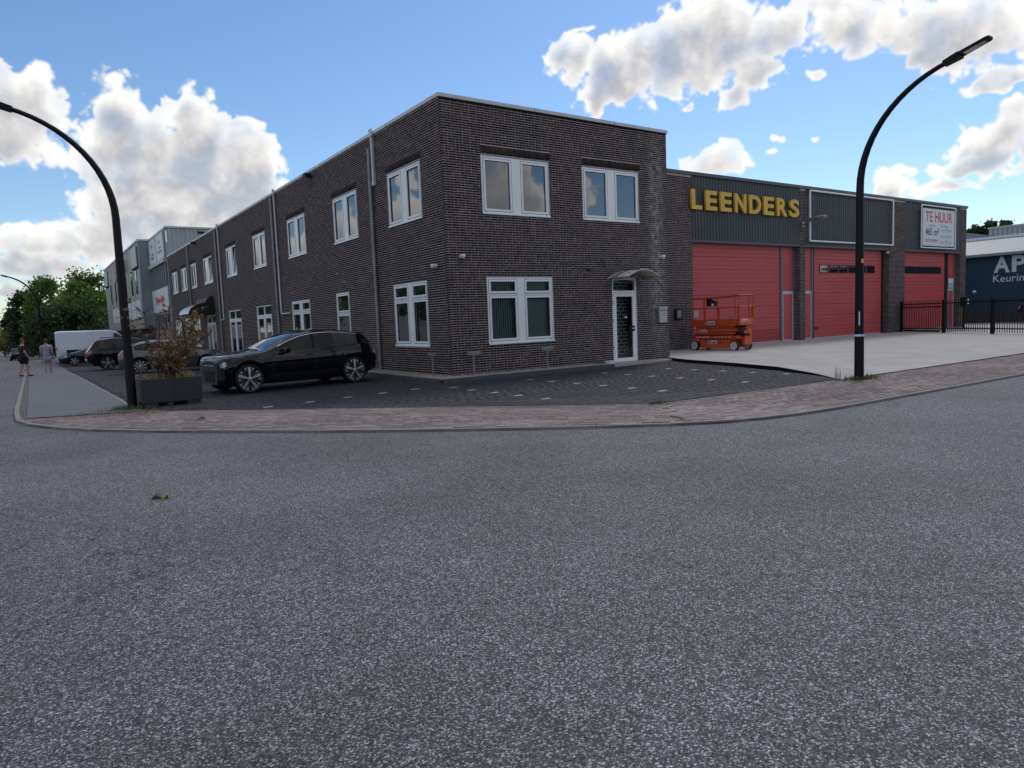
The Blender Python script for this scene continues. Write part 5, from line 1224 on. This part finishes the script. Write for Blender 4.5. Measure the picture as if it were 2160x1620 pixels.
def squat(P,dx,kz,Rw,nose):
    """shorter nose and lower roof from the same tables"""
    Q=dict(P); sh=lambda x: max(0,x-dx) if x>.30 else x*(.30-dx)/.30
    for k in ('top','belt','bot','plan'): Q[k]=[(sh(a),b*kz if k in ('top','belt') else b) for a,b in P[k]]
    for k in ('L','xf','xr'): Q[k]=P[k]-dx
    for k in ('wind','rear','side'): Q[k]=tuple(v-dx for v in P[k])
    Q['seams']=tuple(v-dx for v in P['seams']); Q['mirror']=(P['mirror'][0]-dx,P['mirror'][1]*kz); Q['handles']=tuple((a-dx,b*kz) for a,b in P['handles'])
    Q['patches']=tuple((n,m_,sh(a),sh(b),k0,k1,o) for n,m_,a,b,k0,k1,o in P['patches']); Q['Rw']=Rw
    Q['boxes']=tuple((n,m_,(b[0]+(dx/2 if b[0]<0 else -dx/2),b[1]+(dx/2 if b[0]<0 else -dx/2),b[2],b[3],b[4]*kz,b[5]*kz)) for n,m_,b in P['boxes'])
    return Q
HC=squat(dict(HB,plan=[(0,.40),(.02,.54),(.06,.68),(.13,.80),(.24,.895),(.45,.96),(.75,.992),(1.4,1)]+PLAN(4.2)[8:]),.22,.925,.33,0)
c1=thing('parked_car','glossy black electric hatchback parked beside the brick corner','car')
build_car(c1,HC)
def place_by_wheels(t,P,pf,prr,near,sc=None,z=None):
    """front and rear contact points of the wheels on the near side"""
    a=Vector((*pf,0)); b=Vector((*prr,0)); d=(b-a); wb=P['xr']-P['xf']; s=sc or d.length/wb; rz=math.atan2(d.y,d.x)
    ml=Vector(((P['xf']+P['xr'])/2-P['L']/2,near*(P['W']-.125),0))*s; ml.rotate(Matrix.Rotation(rz,3,'Z')); c=(a+b)/2-ml
    place(t,(c.x,c.y,GZ(c.y) if z is None else z),rz,s)
place_by_wheels(c1,HC,(-4.69,1.30),(-1.95,1.72),-1,1.03,-.06)
GR=dict(HB,L=4.40,W=.90,xf=.90,xr=3.58,Rw=.32,paint='paint_grey',
  top=[(0,.64),(.06,.72),(.2,.79),(.6,.88),(1.1,.97),(1.3,1.03),(1.75,1.26),(2.15,1.41),(2.5,1.46),(3.0,1.455),(3.5,1.38),(3.85,1.28),(4.1,1.14),(4.25,1.03),(4.36,.94),(4.4,.84)],
  belt=[(0,.56),(.3,.72),(.9,.85),(1.4,.91),(2.5,.95),(3.4,1.0),(4.0,1.02),(4.25,.95),(4.4,.76)],bot=[(0,.24),(.1,.2),(.5,.19),(3.7,.2),(4.1,.26),(4.4,.34)],
  plan=PLAN(4.4),wind=(1.32,2.16),rear=(3.72,4.16),side=(1.5,3.75),mirror=(1.62,.92),seams=(1.36,2.42,3.35),handles=((2.28,.85),(3.2,.90)),spokes=10,spw=.024,blades=False,plate_f=None,plate_r=.72,
  patches=(('side_pillar','plastic_black',2.36,2.48,6,7,.003),('headlight','lamp_clear',.06,.5,4,5,.006),('tail_light','lamp_red',4.05,4.36,4,5,.006)),boxes=(('rear_diffuser','plastic_black',(2.08,2.215,-.6,.6,.34,.46)),))
c2=thing('parked_car','dark grey hatchback parked nose to the wall behind the withered shrub','car'); build_car(c2,GR); place_by_wheels(c2,GR,(-2.42,17.72),(-5.02,18.05),1,.98)
SV=dict(HB,L=4.50,W=.92,xf=.92,xr=3.58,Rw=.36,clear=.22,paint='paint_black',
  top=[(0,.80),(.06,.92),(.3,1.02),(.9,1.09),(1.2,1.14),(1.6,1.38),(1.95,1.58),(2.3,1.66),(3.2,1.67),(3.9,1.62),(4.1,1.55),(4.25,1.30),(4.38,1.12),(4.46,1.0),(4.5,.92)],
  belt=[(0,.72),(.3,.90),(.9,1.0),(2.5,1.06),(3.6,1.12),(4.2,1.12),(4.5,.86)],bot=[(0,.32),(.2,.27),(3.8,.28),(4.2,.36),(4.5,.44)],plan=PLAN(4.5),wind=(1.22,1.98),rear=(4.10,4.34),side=(1.4,3.9),mirror=(1.55,1.08),
  seams=(1.36,2.45,3.4),trim=None,handles=((2.3,.98),(3.25,1.02)),spokes=5,spw=.03,blades=False,plate_f=None,plate_r=.86,
  patches=(('tail_light','lamp_red',4.24,4.47,4,6,.008),('headlight','lamp_clear',.06,.5,4,5,.006)),boxes=(('rear_bumper_trim','alloy',(2.20,2.268,-.7,.7,.50,.60)),('roof_rail','plastic_black',(-.3,1.6,.60,.63,1.66,1.70))))
c3=thing('parked_car','black high bodied car with red tail light parked beyond the grey hatchback','car'); build_car(c3,SV)
y_=26.6; place(c3,(gx(184,y_)+2.30,y_+.9,GZ(y_)),math.pi)
PG=dict(GR,paint='paint_navy',spokes=6,spw=.035,plate_r=None); c4=thing('parked_car','dark blue hatchback parked nose out before the white van','car'); build_car(c4,PG); y_=41.0; place(c4,(gx(126,y_)+2.2,y_+.9,GZ(y_)),0)
VN=dict(L=5.95,W=1.02,xf=1.0,xr=4.65,Rw=.35,clear=.2,paint='paint_white',sig=.06,crown=.10,tumble=.10,
  top=[(0,.95),(.06,1.08),(.3,1.18),(.75,1.28),(.95,1.42),(1.55,2.15),(1.85,2.42),(2.3,2.53),(5.7,2.55),(5.9,2.50),(5.95,2.42)],belt=[(0,.85),(.4,1.08),(.9,1.24),(1.6,1.30),(5.95,1.32)],bot=[(0,.3),(.3,.25),(5.6,.28),(5.95,.36)],
  plan=[(0,.74),(.05,.83),(.2,.93),(.6,.99),(1.2,1),(5.8,1),(5.95,.985)],wind=(.92,1.72),rear=(9,9.1),side=(1.35,2.12),mirror=(1.2,1.25),seams=(2.2,3.35),arch='plastic_black',spokes=6,spw=.03,
  patches=(('side_molding','plastic_black',2.3,5.3,3,4,.008),('tail_light','lamp_red',5.86,5.95,4,6,.006),('headlight','lamp_clear',.06,.4,4,5,.006)))
c5=thing('delivery_van','high white panel van parked beyond the dark blue hatchback','van'); build_car(c5,VN); y_=47.0; place(c5,(gx(121,y_)+3.0,y_+1.0,GZ(y_)),math.pi)
c6=copy_tree(c3); c6['label']='dark car parked before the blue hall beyond the fence'; q=CAM+ray(2139,688)*1; 
place(c6,(gx(2141,1.6,0)+.92,-.65,0),math.pi/2)
c7=copy_tree(c3); c7['label']='distant black car on the side street behind the walking people'; y_=96.0; place(c7,(gx(40,y_),y_,GZ(y_)-.05),math.pi/2)
# ------------------------------------------------------------------ people
def skin_mesh(name,V,E,Rd,mat,parent,sub=2):
    me=bpy.data.meshes.new(name); me.from_pydata(V,E,[]); me.update(); me.materials.append(MATS[mat]); o=bpy.data.objects.new(name,me); link(o,parent)
    sk=o.modifiers.new('Skin','SKIN'); sk.use_smooth_shade=True
    if not me.skin_vertices: me.attributes.new  # layer is created by the modifier
    for i,r in enumerate(Rd):
        sv=me.skin_vertices[0].data[i]; sv.radius=(r,r) if not isinstance(r,tuple) else r; sv.use_root=(i==0)
    s=o.modifiers.new('Sub','SUBSURF'); s.levels=sub; s.render_levels=sub
    return o
def person(label,loc,rz,sc,shirt,shorts,shoe,hair,stride,arm,head_turn=0):
    """local: faces +y, x to the right; stride moves the feet apart along y"""
    t=thing('person',label,'person')
    hp=.92; V=[(0,0,hp),(0,.0,1.08),(0,.01,1.25),(0,0,1.42),(0,.01,1.50),(0,.02,1.56),(0,.03,1.65),(0,.02,1.73)]
    E=[(i,i+1) for i in range(7)]; Rd=[(.15,.115),(.135,.105),(.155,.115),(.12,.08),.055,.065,(.078,.095),(.06,.07)]
    def add(p,par,r): V.append(p); E.append((par,len(V)-1)); Rd.append(r); return len(V)-1
    L_={}
    for s in (1,-1):
        st=stride*s; h=add((.095*s,.0,hp-.06),0,(.095,.1)); k=add((.10*s,st*.42+.03,.49),h,.062); c_=add((.10*s,st*.62-.0,.30),k,.056); a=add((.10*s,st*.85-.02,.09),c_,.038); f=add((.11*s,st*.85+.10,.045),a,.036)
        sh=add((.19*s,0,1.41),3,.062); e=add((.235*s,-.02-arm[0]*s*.5+.0,1.14),sh,.043); w=add((.235*s+.0,.10*arm[1]+arm[0]*s*-.6+.06,.93),e,.030); hd=add((.235*s,.10*arm[1]+.10-arm[0]*s*.6,.85),w,.036)
        for j,(dx,dl) in enumerate(((-.02,.07),(-.007,.085),(.007,.08),(.02,.065))): add((.235*s+dx*.4,.10*arm[1]+.10-arm[0]*s*.6+dx,.85-dl-.02),hd,.009)
        add((.235*s-.015*s,.10*arm[1]+.155-arm[0]*s*.6,.80),hd,.010); L_[s]=(h,k,a,f,sh,e)
    add((0,.135,1.635),6,.016)
    for s in (1,-1): add((.088*s,.02,1.635),6,.018)
    skin_mesh('body',V,E,Rd,'skin',t)
    # shirt and shorts over the same joints
    q=[V[0],V[1],V[2],V[3]]; Vs=[(0,0,.84),V[1],V[2],(0,0,1.43)]; Es=[(0,1),(1,2),(2,3)]; Rs=[(.20,.165),(.185,.15),(.20,.155),(.13,.10)]
    for s in (1,-1):
        sh=V[L_[s][4]]; e=V[L_[s][5]]; m=tuple(sh[i]+(e[i]-sh[i])*.72 for i in range(3)); Vs.append(sh); Es.append((3,len(Vs)-1)); Rs.append(.082); Vs.append(m); Es.append((len(Vs)-2,len(Vs)-1)); Rs.append(.072)
    skin_mesh('shirt',Vs,Es,Rs,shirt,t)
    Vs=[(0,0,.90)]; Es=[]; Rs=[(.185,.15)]
    for s in (1,-1):
        h,k=V[L_[s][0]],V[L_[s][1]]; m=tuple(h[i]+(k[i]-h[i])*.82 for i in range(3)); Vs.append((h[0],h[1],h[2]-.02)); Es.append((0,len(Vs)-1)); Rs.append((.115,.12)); Vs.append(m); Es.append((len(Vs)-2,len(Vs)-1)); Rs.append(.098)
    skin_mesh('shorts',Vs,Es,Rs,shorts,t)
    for s in (1,-1):
        a,f=V[L_[s][2]],V[L_[s][3]]; skin_mesh('shoe',[(a[0],a[1]-.04,.045),(a[0],a[1]+.06,.05),(f[0],f[1]+.02,.04),(f[0],f[1]+.09,.03)],[(0,1),(1,2),(2,3)],[.045,.048,.042,.03],shoe,t,1)
    hm=MB(); n=14
    for k in range(6): pass
    prof=[]
    hb=MB(); rings=[]
    for k in range(7):
        a=math.pi/2*k/6; rings.append([(.097*math.cos(a)*math.cos(b)*.95,.015+.115*math.cos(a)*math.sin(b)-.0,1.665+.125*math.sin(a)-(.06 if math.sin(b)<-.2 and k==0 else 0)) for b in [2*math.pi*j/n for j in range(n)]])
    for k in range(6):
        for j in range(n): hb.poly([rings[k][j],rings[k][(j+1)%n],rings[k+1][(j+1)%n],rings[k+1][j]])
    o=hb.build('hair',hair,t,smooth=True); o.modifiers.new('Weld','WELD').merge_threshold=.002
    ey=MB()
    for s in (1,-1): ey.lathe([(0,-.008),(.008,-.004),(.009,.0),(0,.009)],8,'y',(.033*s,.115,1.655))
    ey.build('eyes','hair_dark',t)
    place(t,loc,rz,sc); return t
y_=24.6; person('person in black shirt and shorts turning to the right while walking',(gx(53,y_),y_,GZ(y_)+.005),-R(62),1.0,'cloth_navy','cloth_navy','ink_black','hair',.17,(.05,.6))
y_=23.9; person('person in pale grey shirt and shorts seen from behind, white shoes',(gx(103,y_),y_,GZ(y_)+.005),-R(4),.97,'cloth_greyblue','cloth_short_grey','shoe_white','hair_dark',.16,(.02,.9))
# ------------------------------------------------------------------ trees
def tree(label,base,h,rx,rz_,cz,n,mat,seed,group=None,name='tree',leaf=.30,trunk=.22):
    sg=np.random.default_rng(seed); t=thing(name,label,'tree',base,group); b=Vector(base)
    st=MB(); st.tube([b+Vector((0,0,-.3)),b+Vector((sg.normal(0,.1),0,h*.3)),b+Vector((sg.normal(0,.25),sg.normal(0,.2),h*.72))],[trunk,trunk*.8,trunk*.3],9)
    cl=[]
    for i in range(46):
        a=sg.uniform(0,6.28); e=math.acos(sg.uniform(-.75,1)); r=sg.uniform(.45,1)**.5
        c=np.array([rx*r*math.sin(e)*math.cos(a),rx*r*math.sin(e)*math.sin(a),cz+rz_*r*math.cos(e)])*np.array([1,1,1]); cl.append((c,sg.uniform(.20,.36)*rx))
    for c,_ in cl[::4]: st.tube([b+Vector((0,0,h*.35)),b+Vector(tuple(c))*.6+Vector((0,0,h*.1)),b+Vector(tuple(c))],[trunk*.35,trunk*.2,.02],5)
    st.build('trunk','bark',t)
    m=n//len(cl); C=np.concatenate([np.array(c)+sg.normal(0,1,(m,3))*s*np.array([.62,.62,.5]) for c,s in cl])+np.array(base); N_=len(C)
    u=sg.normal(0,1,(N_,3)); u/=np.linalg.norm(u,axis=1)[:,None]; w=np.cross(u,sg.normal(0,1,(N_,3))); w/=np.linalg.norm(w,axis=1)[:,None]; s=sg.uniform(.5,1.1,(N_,1))*leaf
    V=np.stack([C-u*s,C+w*s*.6,C+u*s,C-w*s*.6],1).reshape(-1,3)
    tone=np.repeat(sg.uniform(0,.5,len(cl)),m)+sg.uniform(0,.5,N_)
    o=quad_mesh('crown',V,np.arange(N_*4).reshape(-1,4),mat,t,tone); o['kind']='stuff'
def tree_at(label,u,vtop,dep,wpx,mat,seed,n=7000,zbase=None,low=.12,name='tree',group=None,leaf=.30):
    p=at_depth(u,700,dep); zb=GZ(p.y) if zbase is None else zbase; top=at_depth(u,vtop,dep).z; h=top-zb; rx=wpx/2*dep/FPX
    tree(label,(p.x,p.y,zb),h,rx*.85,h*(1-low)/2*.86,h*(low+(1-low)/2),n,mat,seed,group,name,leaf)
tree_at('tall green tree beside the metal clad building',192,562,104,110,'leaves_green',1,9000,low=.02)
tree_at('broad green tree standing in the middle of the group behind the white van',118,572,110,110,'leaves_green',2,9000,low=.02)
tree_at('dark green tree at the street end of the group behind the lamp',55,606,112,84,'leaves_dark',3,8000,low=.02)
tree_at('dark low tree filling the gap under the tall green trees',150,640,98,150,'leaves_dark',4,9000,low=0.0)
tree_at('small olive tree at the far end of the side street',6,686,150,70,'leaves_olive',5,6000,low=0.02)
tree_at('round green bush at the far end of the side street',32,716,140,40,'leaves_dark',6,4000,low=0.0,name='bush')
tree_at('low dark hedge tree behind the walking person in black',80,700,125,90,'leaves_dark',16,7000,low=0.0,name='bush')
for k,(u,v,w) in enumerate(((2052,470,60),(2082,455,50),(2113,450,56),(2150,478,50),(2185,470,60))):
    tree_at('dark pine tree crown showing above the pale grey hall',u,v,135,w,'leaves_dark',7+k,5000,0.0,.25,'pine_tree','dark pines behind the grey hall',.34)

for k,(x,y,h_) in enumerate(((-17,36,7.5),(-18,48,8.5),(-17,61,7.5),(-18.5,75,9),(-17.5,90,8.5),(-18,108,9))):
    tree('leafy green tree across the side street, mirrored in the ground floor windows',(x,y,GZ(y)),h_,2.6,2.8,h_*.58,4500,'leaves_green',60+k,'trees across the side street')
